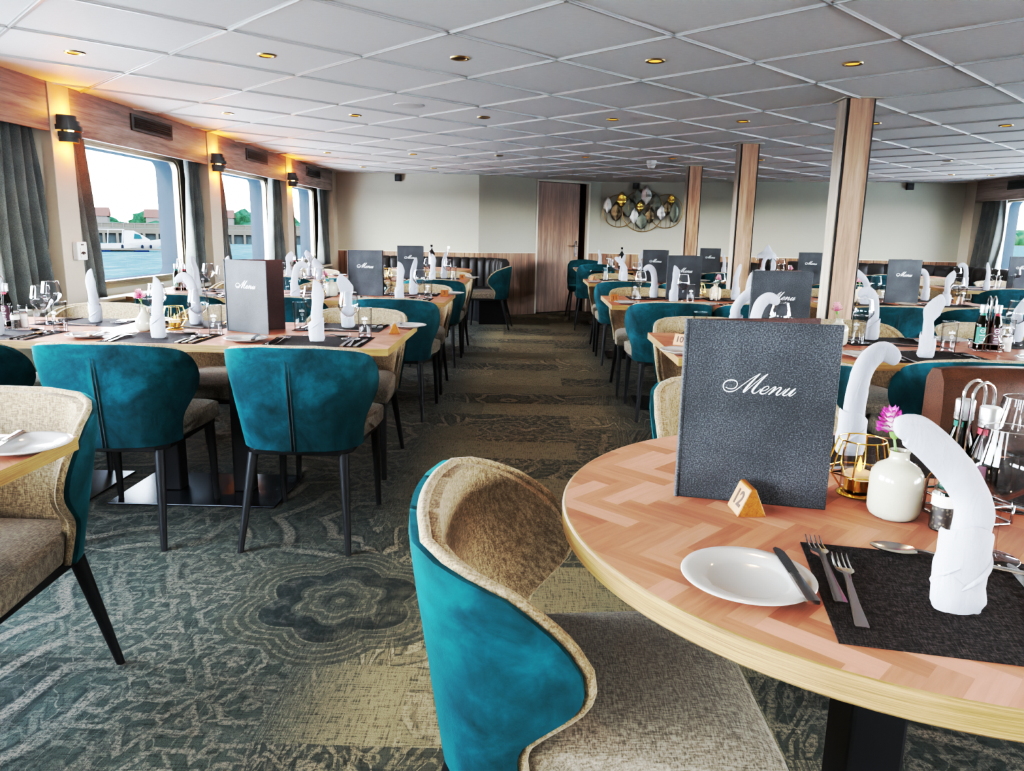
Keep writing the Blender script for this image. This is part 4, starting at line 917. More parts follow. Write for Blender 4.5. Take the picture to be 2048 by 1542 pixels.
def make_tumbler():
    r = empty('water_tumbler')
    MB().lathe([(.0005, .0), (.026, .0), (.0275, .003), (.0290, .06), (.0305, .128), (.0297, .1285), (.0282, .06), (.0262, .018), (.0005, .016)], 32, cap0=False, cap1=False).make('tumbler_body', 'glass', r, smooth=50)
    ring_(.0301, .1285, .0009).make('rim', 'glassrim', r, smooth=180)
    MB().lathe([(.0005, .0006), (.0255, .0006), (.0265, .003), (.0268, .0155), (.0005, .0155)], 28, cap0=False, cap1=False).make('thick_base', 'glassfoot', r, smooth=40)
    b = MB()   # printed crest: ribbon, round emblem and drop
    def patch(a0, a1, z0, z1):
        R_ = .0303; n_ = 6; b.sections([[(R_ * math.sin(lerp(a0, a1, k / n_)), -R_ * math.cos(lerp(a0, a1, k / n_)), z) for k in range(n_ + 1)] for z in (z0, z1)], closed=False, caps=False)
    patch(-.42, .42, .080, .0865)
    for a in (-.33, -.16, 0, .16, .33): patch(a - .05, a + .05, .0865, .090 if a else .094)
    for k in range(10):
        a = 2 * PI * k / 10; patch(.20 * math.cos(a) - .05, .20 * math.cos(a) + .05, .068 + .007 * math.sin(a) - .0012, .068 + .007 * math.sin(a) + .0012)
    patch(-.08, .08, .066, .070); patch(-.05, .05, .050, .056)
    b.make('printed_crest', 'print', r, smooth=0); return Proto(r)
wineglass, tumbler = make_wineglass(), make_tumbler()
# standing folded napkins: rolled foot with a turned cuff and a free leaf on top
def make_napkin(path, widths, seed, cuff=.085, rx=.0255, ry=.019):
    b = MB(); P = catmull(path, 5); N_ = len(P); secs = []; m = 28
    for i, p in enumerate(P):
        v = i / (N_ - 1); w, d = interp([(a, q) for a, q, _ in widths], v), interp([(a, q) for a, _, q in widths], v)
        t_ = (P[min(i + 1, N_ - 1)] - P[max(i - 1, 0)]).normalized(); fr = Vector((0, 1, 0)); fr = (fr - t_ * fr.dot(t_)).normalized(); side = fr.cross(t_)
        ring = []
        for k in range(m):
            a = 2 * PI * k / m; lap = (k / m + .55 * v + seed) % 1.0; lap2 = (k / m - .8 * v + seed * 1.7) % 1.0; fold = .93 + .13 * lap + .07 * (lap2 if v > .3 else 0) + .035 * math.sin(3 * a + seed + 7 * v)
            ring.append(p + side * (w * math.cos(a) * fold) + fr * (d * math.sin(a) * fold))
        secs.append(ring)
    b.sections(secs)
    prof = []
    for r_, z in ((1.0, .002), (1.10, .002), (1.17, cuff * .5), (1.19, cuff), (1.12, cuff + .004), (1.0, cuff - .006)):
        prof.append([(rx * r_ * math.cos(a) * (1 + .04 * math.sin(2 * a + seed)), ry * r_ * math.sin(a), z + .010 * math.cos(a + seed) * (z > .01) + .003 * math.sin(3 * a)) for a in [2 * PI * k / 24 for k in range(24)]])
    b.sections(prof, caps=False)
    pr2 = [[(rx * r_ * math.cos(a), ry * r_ * math.sin(a), z + .024 * math.cos(a + seed + 2.2) * (z > .01)) for a in [2 * PI * k / 24 for k in range(24)]] for r_, z in ((1.12, .003), (1.22, .008), (1.32, .036), (1.17, .054))]
    b.sections(pr2, caps=False)
    for a0, z0, z1 in ((seed, .012, .062), (seed + 2.6, .030, .088)):   # turned folds winding round the foot
        b.tube([(rx * 1.16 * math.cos(a0 + 2.6 * u), ry * 1.16 * math.sin(a0 + 2.6 * u), lerp(z0, z1, u)) for u in [k / 14 for k in range(15)]], [.0012 + .0034 * math.sin(PI * k / 14) for k in range(15)], 8)
    return Proto(b.make('folded_napkin', 'napkin', smooth=80))
NAPK = dict(
    tall=make_napkin([(0, 0, 0), (0, 0, .05), (.002, 0, .10), (.006, 0, .14), (.010, .0, .18), (.006, .004, .22), (-.006, .006, .252)], [(0, .024, .018), (.38, .0235, .017), (.55, .022, .013), (.72, .026, .009), (.88, .016, .005), (1, .002, .002)], .4),
    droop=make_napkin([(0, 0, 0), (0, 0, .05), (.003, 0, .10), (.004, 0, .130), (-.006, 0, .156), (-.030, 0, .188), (-.058, 0, .214), (-.084, 0, .230), (-.100, 0, .226)], [(0, .024, .019), (.36, .022, .018), (.5, .020, .016), (.68, .022, .013), (.84, .021, .010), (.95, .015, .008), (1, .006, .004)], 1.7, cuff=.10),
    bent=make_napkin([(0, 0, 0), (0, 0, .06), (.0, 0, .11), (.006, 0, .16), (.020, 0, .20), (.045, 0, .222), (.070, 0, .214), (.082, 0, .196)], [(0, .024, .018), (.42, .022, .016), (.6, .023, .012), (.8, .020, .010), (.93, .016, .007), (1, .006, .004)], 2.9),
    leaf=make_napkin([(0, 0, 0), (0, 0, .06), (.0, 0, .105), (-.004, 0, .14), (.004, 0, .18), (.024, .0, .222), (.030, .0, .25)], [(0, .024, .018), (.42, .020, .016), (.52, .017, .014), (.66, .032, .010), (.84, .026, .006), (1, .003, .002)], 4.1),
    blade=make_napkin([(0, 0, 0), (0, 0, .06), (.002, 0, .11), (.0, 0, .17), (-.012, 0, .22), (-.022, .0, .262)], [(0, .023, .017), (.42, .021, .015), (.6, .020, .010), (.85, .016, .006), (1, .006, .003)], 5.3))
# menus -----------------------------------------------------------------
def menu_letters():
    Z = lambda pts: [((x - 970) * 7.5e-5, -(y - .06 * (x - 190) - 450) * 7.5e-5) for x, y in pts]
    S = [(Z([(245, 515), (300, 545), (385, 553), (450, 530), (490, 470), (480, 400), (430, 362), (340, 350), (250, 378), (195, 440), (190, 510), (222, 580), (290, 616), (380, 618), (460, 588), (560, 505), (680, 405), (800, 310), (900, 245), (968, 205)]), [9, 13, 15, 15, 14, 16, 20, 21, 18, 17, 17, 16, 15, 14, 13, 12, 11, 10, 10, 9]),
         (Z([(972, 205), (860, 325), (740, 470), (655, 590), (635, 632)]), [9, 24, 34, 34, 12]), (Z([(625, 628), (660, 628), (760, 530), (900, 395), (1040, 275), (1128, 215)]), [12, 14, 11, 10, 10, 9]),
         (Z([(1135, 212), (1010, 350), (895, 495), (835, 590), (840, 645), (885, 655), (940, 625), (1005, 555)]), [9, 24, 36, 36, 24, 14, 11, 9]),
         (Z([(1015, 605), (1090, 592), (1160, 550), (1178, 510), (1140, 492), (1075, 525), (1015, 600), (1008, 650), (1060, 670), (1130, 642), (1210, 570), (1290, 508)]), [9, 10, 12, 14, 13, 16, 28, 30, 18, 12, 10, 9]),
         (Z([(1285, 510), (1325, 508), (1280, 580), (1185, 685)]), [10, 20, 30, 20]), (Z([(1210, 670), (1330, 570), (1400, 522), (1440, 525), (1425, 570), (1360, 650), (1352, 690), (1395, 690), (1460, 640), (1545, 555)]), [9, 10, 13, 18, 26, 28, 20, 12, 10, 9]),
         (Z([(1625, 530), (1540, 620), (1488, 680), (1520, 705), (1585, 678), (1660, 600), (1735, 545)]), [16, 28, 26, 16, 10, 10, 9]), (Z([(1748, 540), (1665, 635), (1622, 695), (1650, 712), (1700, 682), (1758, 628)]), [16, 28, 24, 14, 10, 8])]
    b = MB()
    for pts, ws in S:
        C_ = catmull([(x, y, 0) for x, y in pts], 6); n_ = len(C_); L_, R_ = [], []
        for i, p in enumerate(C_):
            f = i / (n_ - 1) * (len(ws) - 1); k = min(int(f), len(ws) - 2); w_ = lerp(ws[k], ws[k + 1], f - k) * 7.5e-5 * .62
            t_ = (C_[min(i + 1, n_ - 1)] - C_[max(i - 1, 0)]).normalized(); nn = Vector((-t_.y, t_.x, 0)) * w_; L_.append(p + nn); R_.append(p - nn)
        b.add([(p.x, -.0005, p.y) for q_ in zip(L_, R_) for p in q_], [(2 * i, 2 * i + 1, 2 * i + 3, 2 * i + 2) for i in range(n_ - 1)])
    return b
MW, MH = .250, .318
def make_menu(open_deg=24):
    """opened stand-up menu, spine on the left, front cover facing -y"""
    r = empty('menu_folder')
    f = MB().box(.004, MW, -.0022, .0022, 0, MH).make('front_cover', 'menu', r, smooth=0, bevel=.0015)
    bk = MB().box(.004, MW, -.0022, .0022, 0, MH).make('back_cover', 'menuback', r, smooth=0, bevel=.0015); bk.rotation_euler = (0, 0, math.radians(open_deg))
    MB().lathe([(.0045, 0), (.0045, MH)], 10).make('spine', 'menu', r, smooth=60)
    le = menu_letters().make('menu_lettering', 'foil', f, smooth=0, loc=(MW * .50, -.0024, MH * .655)); le['label'] = 'silver script lettering reading Menu'
    b = MB()
    for k in range(3): b.box(.008 + k * .0015, MW - .006, .003 + k * .0009, .0036 + k * .0009, .003, MH - .003)
    b.make('pages', 'labelw', r, smooth=0, ); return Proto(r)
menu = make_menu()
# number blocks -----------------------------------------------------------
def number_block(txt, loc, rz, label, face='signface', dark=False):
    """triangular wooden block, the number on its sloping -y face"""
    r = empty('table_number', loc, rz); w, d, h, tp = .0275, .0245, .048, .004
    b = MB(); b.sections([[(x, -d, 0), (x, -tp, h), (x, tp, h), (x, d, 0)] for x in (-w, w)]); b.make('wooden_block', 'sign', r, smooth=0, bevel=.0012)
    sl = math.atan2(h, d - tp)
    if face:
        o = MB().box(-w + .001, w - .001, -.0235, .0235, 0, .0004).make('number_face', face, r, smooth=0); o.location = (0, -(d + tp) / 2 - .0003, h / 2); o.rotation_euler = (sl, 0, 0)
    tm = from_mesh('digits', text_mesh(txt, .037, .0003, 'ink', 'digits', off=.0009), r, (0, -(d + tp) / 2 - .0012, h / 2), (sl, 0, 0))
    return tag(r, label, 'table number', 'table number blocks')
# vases and flowers ---------------------------------------------------------
VPROF = [(.0005, 0), (.030, 0), (.038, .006), (.0415, .016), (.0415, .066), (.0395, .078), (.032, .089), (.020, .096), (.0155, .100), (.0150, .110), (.0172, .115), (.0145, .115), (.0120, .108), (.0120, .09), (.0005, .085)]
vase = Proto(MB().lathe(VPROF, 40, cap0=False, cap1=False).make('bottle_vase', 'vase', smooth=60))
vasewarm = Proto(MB().lathe(VPROF, 32, cap0=False, cap1=False).make('bottle_vase', 'vasewarm', smooth=60))
bulbvase = Proto(MB().lathe([(.0005, 0), (.024, 0), (.035, .012), (.0385, .032), (.034, .054), (.020, .074), (.0115, .088), (.0105, .100), (.013, .106), (.0095, .104), (.008, .09), (.0005, .085)], 36, cap0=False, cap1=False).make('bottle_vase', 'vase', smooth=60))
def make_carnation(mat, seed):
    rnd = random.Random(seed); r = empty('carnation'); MB().tube([(0, 0, .0), (.002, 0, .03), (.004, .002, .062)], .0022, 8).make('flower_stem', 'stem', r, smooth=180)
    b = MB(); ed = []
    for L_ in range(5):
        n = 40; R_ = .026 * (1 - .13 * L_); z0 = .058 + .003 * L_; ph = rnd.uniform(0, 6); rows = 4
        base = len(b.v); vs = []
        for j in range(rows + 1):
            v = j / rows
            for k in range(n):
                a = 2 * PI * k / n; ruf = math.sin(9 * a + ph) * .35 + math.sin(17 * a + 2 * ph) * .25
                rr = R_ * (.10 + .90 * v) * (1 + .10 * ruf * v); z = z0 + (.010 + .0045 * L_) * math.sin(v * 1.5) + .0065 * ruf * v * v; vs.append((.004 + rr * math.cos(a), .002 + rr * math.sin(a), z)); ed.append(v)
        b.add(vs, [(j * n + k, j * n + (k + 1) % n, (j + 1) * n + (k + 1) % n, (j + 1) * n + k) for j in range(rows) for k in range(n)])
    o = b.make('bloom', mat, r, smooth=70); at_ = o.data.attributes.new('edge', 'FLOAT', 'POINT'); at_.data.foreach_set('value', ed)
    MB().lathe([(.003, .045), (.0065, .050), (.0075, .060)], 12, (.004, .002, 0)).make('calyx', 'stem', r); return Proto(r)
carn_w, carn_p = make_carnation('petal_edge', 1), make_carnation('petal_pink', 2)
# geometric candle holders ----------------------------------------------------
def make_holder():
    r = empty('candle_holder'); b = MB(); n = 8; w = .0016
    ring = lambda R_, z, m=32: [(R_ * math.cos(2 * PI * k / m), R_ * math.sin(2 * PI * k / m), z) for k in range(m)]
    b.tube(ring(.0395, .104), w, 6, loop=True); b.tube(ring(.030, .003), .0022, 6, loop=True)
    mid = [(.056 * math.cos(2 * PI * k / n), .056 * math.sin(2 * PI * k / n), .044) for k in range(n)]; b.tube(mid, w, 6, loop=True)
    for k in range(n):
        a = 2 * PI * k / n; b.tube([(.0395 * math.cos(a), .0395 * math.sin(a), .104), mid[k], (.031 * math.cos(a), .031 * math.sin(a), .012)], w, 6)
    b.make('wire_cage', 'gold', r, smooth=60)
    MB().lathe([(.0005, 0), (.034, 0), (.036, .003), (.032, .006), (.0005, .008)], 28, cap0=False, cap1=False).make('base_dish', 'gold', r, smooth=50)
    MB().lathe([(.0005, .0085), (.0295, .0085), (.0305, .011), (.0305, .083), (.0298, .083), (.0293, .012), (.0005, .011)], 28, cap0=False, cap1=False).make('glass_cup', 'glass', r, smooth=50)
    return Proto(r)
holder = make_holder()
def make_tealight():
    r = empty('tealight_candle'); MB().lathe([(.0005, 0), (.0245, 0), (.0245, .020), (.0005, .020)], 24, cap0=False, cap1=False).make('metal_cup', 'gold', r, smooth=40)
    MB().lathe([(.0005, .0325), (.010, .031), (.021, .032), (.0238, .030), (.0238, .020)], 24, cap0=False, cap1=False).make('wax', 'wax', r, smooth=50)
    MB().lathe([(.0005, .031), (.0042, .036), (.0046, .042), (.0025, .052), (.0004, .060)], 10, cap0=False, cap1=False).make('flame', 'flame', r, smooth=60); return Proto(r)
tealight = make_tealight()
# condiment rack with bottles and mills -------------------------------------------
def make_rack():
    r = empty('condiment_rack'); b = MB(); w = .0026
    loop = lambda x0, x1, y0, y1, z, q=.008: [(x0 + q, y0, z), (x1 - q, y0, z), (x1, y0 + q, z), (x1, y1 - q, z), (x1 - q, y1, z), (x0 + q, y1, z), (x0, y1 - q, z), (x0, y0 + q, z)]
    b.tube(loop(-.052, .052, -.050, .050, .004), w, 7, loop=True); b.tube(loop(-.052, .052, -.050, .050, .034), w, 7, loop=True); b.tube([(0, -.05, .004), (0, .05, .004)], w, 7)
    for x in (-.05, .05):
        for y in (-.048, .048): b.tube([(x, y, .004), (x, y, .034)], w, 6)
    b.make('wire_basket', 'chrome', r, smooth=180)
    for dx in (-.010, .010):
        b = MB(); b.tube([(dx, -.020, .004), (dx, -.020, .16), (dx, -.020, .205)] + [(dx, -.020 * math.cos(a), .205 + .026 * math.sin(a)) for a in [PI * k / 10 for k in range(1, 10)]] + [(dx, .020, .205), (dx, .020, .16), (dx, .020, .004)], .0030, 8); b.make('carry_handle', 'chrome', r, smooth=180)
    b = MB(); b.tube([(.030, -.051, .004), (.028, -.052, .05)] + [(.028 * math.cos(a), -.052, .05 + .028 * math.sin(a)) for a in [PI * k / 8 for k in range(1, 8)]] + [(-.028, -.052, .05), (-.030, -.051, .004)], w, 6); b.make('front_loop', 'chrome', r, smooth=180)
    return Proto(r)
def curved_text(parent, txt, R_, z, size, mat, step):
    n = len(txt)
    for k, ch in enumerate(txt):
        a = (k - (n - 1) / 2) * step; me = TXC.get((ch, size, mat)) or TXC.setdefault((ch, size, mat), text_mesh(ch, size, .0001, mat))
        o = from_mesh('cap_letter', me, parent, (R_ * math.sin(a), -R_ * math.cos(a), z), (PI / 2, 0, a)); o['kind'] = 'stuff'
TXC = {}
def label_patch(b, R_, a0, a1, z0, z1, n=8): b.sections([[(R_ * math.sin(lerp(a0, a1, k / n)), -R_ * math.cos(lerp(a0, a1, k / n)), z) for k in range(n + 1)] for z in (z0, z1)], closed=False, caps=False)
def make_oil(lab):
    r = empty('oil_bottle')
    MB().lathe([(.0005, 0), (.021, 0), (.0235, .003), (.0235, .100), (.022, .112), (.0145, .138), (.0125, .148), (.0122, .165), (.0005, .165)], 24, cap0=False, cap1=False).make('bottle_body', 'bottle', r, smooth=50)
    MB().lathe([(.0005, .003), (.0205, .003), (.0205, .100), (.0185, .113), (.0115, .138), (.0105, .150), (.0005, .150)], 20, cap0=False, cap1=False).make('oil_fill', 'oil', r, smooth=50)
    cp = MB().lathe([(.0138, .155), (.0148, .156), (.0148, .166), (.0142, .1665), (.0142, .168), (.0148, .1685), (.0150, .187), (.0138, .189), (.0005, .189)], 32, cap0=False, cap1=False).make('screw_cap', 'alu', r, smooth=40)
    tm = text_mesh('OLITALIA', .0062, .0001, 'ink'); 
    import bmesh
    bm = bmesh.new(); bm.from_mesh(tm)
    bmesh.ops.subdivide_edges(bm, edges=bm.edges[:], cuts=1)
    for v in bm.verts: a = v.co.x / .0151; v.co = Vector((.0152 * math.sin(a), -.0152 * math.cos(a), v.co.y + .1615))
    bm.to_mesh(tm); bm.free(); from_mesh('cap_lettering', tm, cp)
    b = MB(); label_patch(b, .0238, -1.1, 1.1, .022, .095); lb = b.make('front_label', lab, r, smooth=60)
    b = MB(); b.sections([[(.02395 * math.sin(.42 * math.cos(a) * k_), -.02395 * math.cos(.42 * math.cos(a) * k_), .080 + .010 * math.sin(a) * k_) for a in [2 * PI * q_ / 20 for q_ in range(20)]] for k_ in (.82, 1.0)], caps=False)
    for z, w_ in ((.080, .30), (.062, .5), (.058, .42), (.050, .30), (.044, .36), (.036, .46), (.031, .40)): label_patch(b, .02395, -w_, w_, z - .0009, z + .0009, 4)
    b.make('label_print', 'print', lb, smooth=0)
    b = MB(); label_patch(b, .0134, -.95, .95, .140, .153); b.make('neck_label', 'labelred' if lab == 'labelr' else 'labelg', r, smooth=60).location = (0, 0, 0)
    return Proto(r)
def make_mill(fill, name):
    r = empty(name)
    MB().lathe([(.0005, 0), (.0175, 0), (.019, .003), (.019, .062), (.0165, .068), (.0005, .068)], 20, cap0=False, cap1=False).make('jar', 'glass', r, smooth=50)
    MB().lathe([(.0005, .002), (.0172, .002), (.0172, .040), (.0005, .040)], 20, cap0=False, cap1=False).make('filling', fill, r, smooth=50)
    b = MB(); label_patch(b, .0193, -1.7, 1.7, .041, .060, 12); b.make('paper_label', 'labelw', r, smooth=60)
    b = MB(); m = 24
    b.sections([[(rr * (1 + (.03 if k % 2 else -.03)) * math.cos(2 * PI * k / m), rr * (1 + (.03 if k % 2 else -.03)) * math.sin(2 * PI * k / m), z) for k in range(m)] for rr, z in ((.0165, .066), (.0185, .070), (.0195, .098), (.0175, .101))]); b.make('grinder_cap', 'glass', r, smooth=30)
    MB().lathe([(.0170, .0655), (.0175, .0665), (.0175, .0695), (.0165, .0705)], 20).make('cap_ring', 'chrome', r, smooth=40)
    return Proto(r)
rack, oil_g, oil_r, pepper, saltmill = make_rack(), make_oil('labelg'), make_oil('labelr'), make_mill('peppercorn', 'pepper_mill'), make_mill('salt', 'salt_mill')
# ------------------------------------------------------------------ laying the tables
MT = .0016
def rotp(ox, oy, rz, x, y): c, s = math.cos(rz), math.sin(rz); return ox + c * x - s * y, oy + s * x + c * y
G = dict(mat='dark placemats', plate='white side plates', knife='butter knives on plates', fork='table forks', dinner='dinner knives', spoon='spoons', nap='standing white napkins', wine='wine glasses', tum='water tumblers')
def setting(ox, oy, rz, where, nap='tall', cut=True, wine=(.11, .250), tum=(.165, .285), napat=(-.02, .15), skip=(), jit=.012):
    rnd = random.Random(hash_(where)); J = lambda: rnd.uniform(-jit, jit); R = lambda: rnd.uniform(-.06, .06)
    def put(pr, key, x, y, z, a, txt, cat):
        if key in skip: return
        px, py = rotp(ox, oy, rz, x, y); pr.put((px, py, z), rz + a, txt % where, cat, G[key])
    put(placemat, 'mat', 0, .16, TZ, 0, 'dark woven placemat %s', 'placemat')
    px_, py_ = -.30 + J(), .115 + J()
    put(plate, 'plate', px_, py_, TZ, 0, 'white side plate %s', 'plate')
    put(butter, 'knife', px_ + .055, py_ - .075, TZ + .0165, .22 + R(), 'butter knife on the plate %s', 'knife')
    if cut:
        put(fork, 'fork', -.178, .030, TZ + MT, .02 + R() * .5, 'outer steel fork %s', 'fork'); put(fork, 'fork', -.148, .012, TZ + MT, .02 + R() * .5, 'inner steel fork %s', 'fork')
        put(knife, 'dinner', .125, .012, TZ + MT, .04 + R() * .4, 'inner steel knife %s', 'knife'); put(knife, 'dinner', .178, .016, TZ + MT, .02 + R() * .4, 'outer steel knife %s', 'knife')
        put(spoon, 'spoon', .151, .018, TZ + MT, .04 + R() * .3, 'steel soup spoon %s', 'spoon')
        put(spoon, 'spoon', -.11, .290 , TZ + MT, -PI / 2 + R(), 'crosswise dessert spoon %s', 'spoon')
    put(NAPK[nap], 'nap', napat[0] + J(), napat[1] + J(), TZ + MT, R() * 3, 'standing white napkin %s', 'napkin')
    put(wineglass, 'wine', wine[0] + J(), wine[1] + J(), TZ + MT if wine[0] < .16 else TZ, R(), 'clear wine glass %s', 'wine glass')
    put(tumbler, 'tum', tum[0] + J(), tum[1] + J(), TZ + MT, R() * 4, 'water tumbler %s', 'tumbler')
def hash_(s): return sum((i + 1) * ord(c) for i, c in enumerate(s)) % 99991
NK = ['tall', 'leaf', 'blade', 'bent', 'droop']
L1, L3, L4 = 'first left table', 'second left table', 'third left table'
# lower-left table: only a plate shows
setting(-1.325, 1.57, PI, 'on the table at the lower left edge', skip=('mat', 'fork', 'dinner', 'spoon', 'nap', 'wine', 'tum'), jit=.0)
for x, w, k in ((-.862, 'aisle end', 'tall'), (-1.52, 'middle', 'tall'), (-2.20, 'window end', 'leaf')): setting(x, 2.905, 0, 'at %s place, camera side, %s' % (w, L1), k)
for x, w, k in ((-.88, 'aisle end', 'leaf'), (-1.60, 'middle', 'bent'), (-2.10, 'window end', 'tall')): setting(x, 3.687, PI, 'at %s place, far side, %s' % (w, L1), k)
for x, w, k in ((-.86, 'aisle end', 'tall'), (-1.56, 'middle', 'bent'), (-2.22, 'window end', 'blade')): setting(x, 4.90, 0, 'at %s place, camera side, %s' % (w, L3), k)
for x, w, k in ((-.86, 'aisle end', 'blade'), (-1.56, 'middle', 'leaf'), (-2.22, 'window end', 'tall')): setting(x, 5.675, PI, 'at %s place, far side, %s' % (w, L3), k)
for x, w, k in ((-.88, 'aisle end', 'tall'), (-1.56, 'middle', 'blade'), (-2.22, 'window end', 'leaf')):
    setting(x, 6.89, 0, 'at %s place, camera side, %s' % (w, L4), k, cut=w == 'aisle end'); setting(x, 7.665, PI, 'at %s place, far side, %s' % (w, L4), NK[(hash_(w)) % 3], cut=False)
R10 = 'first right table'; R10b = 'right table extension'; R11 = 'second right table'; R12 = 'third right table'; R2 = 'table right of near pillar'; RM = 'table behind near pillar'; RB = 'ice bucket table'; RR = 'right window table'
setting(.92, 2.825, 0, 'at aisle end place, camera side, ' + R10, 'bent'); setting(1.62, 2.825, 0, 'at inner place, camera side, ' + R10, 'leaf', napat=(-.045, .16), tum=(.13, .30), skip=('wine',))
setting(.92, 3.59, PI, 'at aisle end place, far side, ' + R10, 'droop', wine=(-.12, .20)); setting(1.62, 3.59, PI, 'at inner place, far side, ' + R10, 'bent', napat=(.03, .10), wine=(.12, .22))
setting(2.29, 2.815, 0, 'at first place, camera side, ' + R10b, 'tall'); setting(2.27, 3.59, PI, 'at first place, far side, ' + R10b, 'droop', napat=(0, .06), wine=(.06, .17))
setting(.96, 4.975, 0, 'at aisle end place, camera side, ' + R11, 'tall', napat=(.07, .36)); setting(1.50, 4.975, 0, 'at pillar end place, camera side, ' + R11, 'bent')
setting(.93, 5.76, PI, 'at aisle end place, far side, ' + R11, 'bent', napat=(0, .10)); setting(1.50, 5.76, PI, 'at pillar end place, far side, ' + R11, 'blade')
setting(.93, 7.20, 0, 'at aisle end place, camera side, ' + R12, 'droop', cut=False); setting(1.47, 7.20, 0, 'at pillar end place, camera side, ' + R12, 'tall', cut=False)
setting(.93, 7.94, PI, 'at aisle end place, far side, ' + R12, 'blade', cut=False); setting(1.47, 7.94, PI, 'at pillar end place, far side, ' + R12, 'leaf', cut=False)
setting(.95, 9.98, 0, 'at the aisle end place of the wine bottle table', 'blade', cut=False); setting(1.5, 9.98, 0, 'at the inner place of the wine bottle table', 'leaf', cut=False)
setting(2.42, 5.30, 0, 'at left place, camera side, ' + R2, 'droop', cut=False); setting(3.0, 5.30, 0, 'at right place, camera side, ' + R2, 'leaf')
setting(2.45, 6.07, PI, 'at left place, far side, ' + R2, 'tall', cut=False); setting(3.05, 6.07, PI, 'at right place, far side, ' + R2, 'bent', cut=False)
setting(2.42, 7.42, 0, 'at left place, camera side, ' + RM, 'tall', cut=False); setting(3.0, 7.42, 0, 'at right place, camera side, ' + RM, 'blade', cut=False)
setting(2.40, 9.22, 0, 'at left place, camera side, ' + RB, 'blade', cut=False); setting(3.02, 9.22, 0, 'at right place, camera side, ' + RB, 'bent', cut=False, napat=(-.17, .10), tum=(.20, .2))
setting(4.42, 7.22, 0, 'at left place, camera side, ' + RR, 'blade', cut=False); setting(5.0, 7.22, 0, 'at right place, camera side, ' + RR, 'tall', cut=False)
setting(4.42, 7.97, PI, 'at left place, far side, ' + RR, 'bent', cut=False); setting(5.0, 7.97, PI, 'at right place, far side, ' + RR, 'leaf', cut=False)

# the round foreground table, piece by piece
ON = 'on the round foreground table'
a = math.radians(-11.2); mx, my = .365 + .2 * math.cos(a) - .148 * math.sin(a), .793 + .2 * math.sin(a) + .148 * math.cos(a)
placemat.put((mx, my, TZ), a, 'black woven placemat in front ' + ON, 'placemat', G['mat'])
plate.put((.300, .935, TZ), 0, 'white side plate nearest the camera ' + ON, 'plate', G['plate'])
butter.put((.357, .853, TZ + .0168), math.radians(-1.5), 'butter knife on the nearest plate ' + ON, 'knife', G['knife'])
fork.put((.404, .884, TZ + MT), math.radians(-10.5), 'left fork beside the nearest plate ' + ON, 'fork', G['fork']); fork.put((.404, .822, TZ + MT), math.radians(-14.5), 'right fork on the front placemat ' + ON, 'fork', G['fork'])
spoon.put((.700, .985, TZ + MT), math.radians(66), 'dessert spoon across the top of the front placemat ' + ON, 'spoon', G['spoon'])
knife.put((.640, .80, TZ + MT), math.radians(-14), 'dinner knife right of the front napkin ' + ON, 'knife', G['dinner'])
NAPK['droop'].put((.548, .885, TZ + MT), math.radians(-4), 'tall curled white napkin standing on the front placemat ' + ON, 'napkin', G['nap'])
wineglass.put((.688, 1.045, TZ), 0, 'nearest wine glass right of the curled napkin ' + ON, 'wine glass', G['wine'])
wineglass.put((.850, 1.265, TZ), 0, 'second wine glass behind the oil bottles ' + ON, 'wine glass', G['wine'])
a2 = math.radians(172); placemat.put((.68, 1.585, TZ), a2, 'dark placemat at the far side ' + ON, 'placemat', G['mat'])
NAPK['bent'].put((.700, 1.575, TZ + MT), math.radians(8), 'white bent napkin behind the big menu ' + ON, 'napkin', G['nap'])
spoon.put((.60, 1.452, TZ + MT), math.radians(-82), 'spoon at the edge of the far placemat ' + ON, 'spoon', G['spoon'])
placemat.put((.985, 1.36, TZ), math.radians(100), 'dark placemat at the right side ' + ON, 'placemat', G['mat'])
fork.put((.93, 1.19, TZ + MT), math.radians(60), 'fork on the right-hand placemat ' + ON, 'fork', G['fork'])
menu.put((.272, 1.282, TZ), math.radians(-12.2), 'large charcoal menu standing open in the foreground ' + ON, 'menu', 'standing menus')
number_block('12', (.377, 1.212, TZ), math.radians(-87), 'wooden triangular number block in front of the foreground menu')
holder.put((.606, 1.315, TZ), .2, 'geometric gold wire candle holder right of the foreground menu', 'candle holder', 'candle holders'); tealight.put((.606, 1.315, TZ + .0115), 0, 'lit tealight inside the gold holder by the foreground menu', 'candle', 'tealights')
vase.put((.620, 1.208, TZ), 0, 'cream glazed bottle vase on the round foreground table', 'vase', 'bottle vases'); c_ = carn_w.put((.618, 1.210, TZ + .088), 0, 'white carnation with magenta edges in the foreground vase', 'flower', 'carnations')
c_.rotation_euler = (0, -.25, 0)
def condiments(x, y, rz, where, oils=(1, 1), mills=((-.035, -.085, 'p'), (.04, -.092, 's'))):
    rack.put((x, y, TZ), rz, 'chrome wire condiment rack ' + where, 'condiment rack', 'condiment racks'); P = lambda dx, dy: (*rotp(x, y, rz, dx, dy), TZ + .0068)
    oil_g.put(P(-.027, .0), rz, 'green-labelled oil bottle in the rack ' + where, 'bottle', 'oil bottles'); oil_r.put(P(.027, .0), rz, 'plum-labelled bottle in the rack ' + where, 'bottle', 'oil bottles')
    for dx, dy, k in mills: (pepper if k == 'p' else saltmill).put((*rotp(x, y, rz, dx, dy), TZ), rz, ('glass pepper mill' if k == 'p' else 'white salt mill') + ' beside the rack ' + where, 'mill', 'salt and pepper mills')
condiments(.742, 1.218, math.radians(-80), ON, mills=((.050, -.078, 'p'),))
condiments(1.955, 3.215, math.radians(-12), 'where the first two right tables join', mills=((.078, .0, 's'),))
tumbler.put((2.15, 3.40, TZ), 0, 'ribbed-looking empty tumbler beside the rack on the table joined to the first right table', 'tumbler', G['tum'])
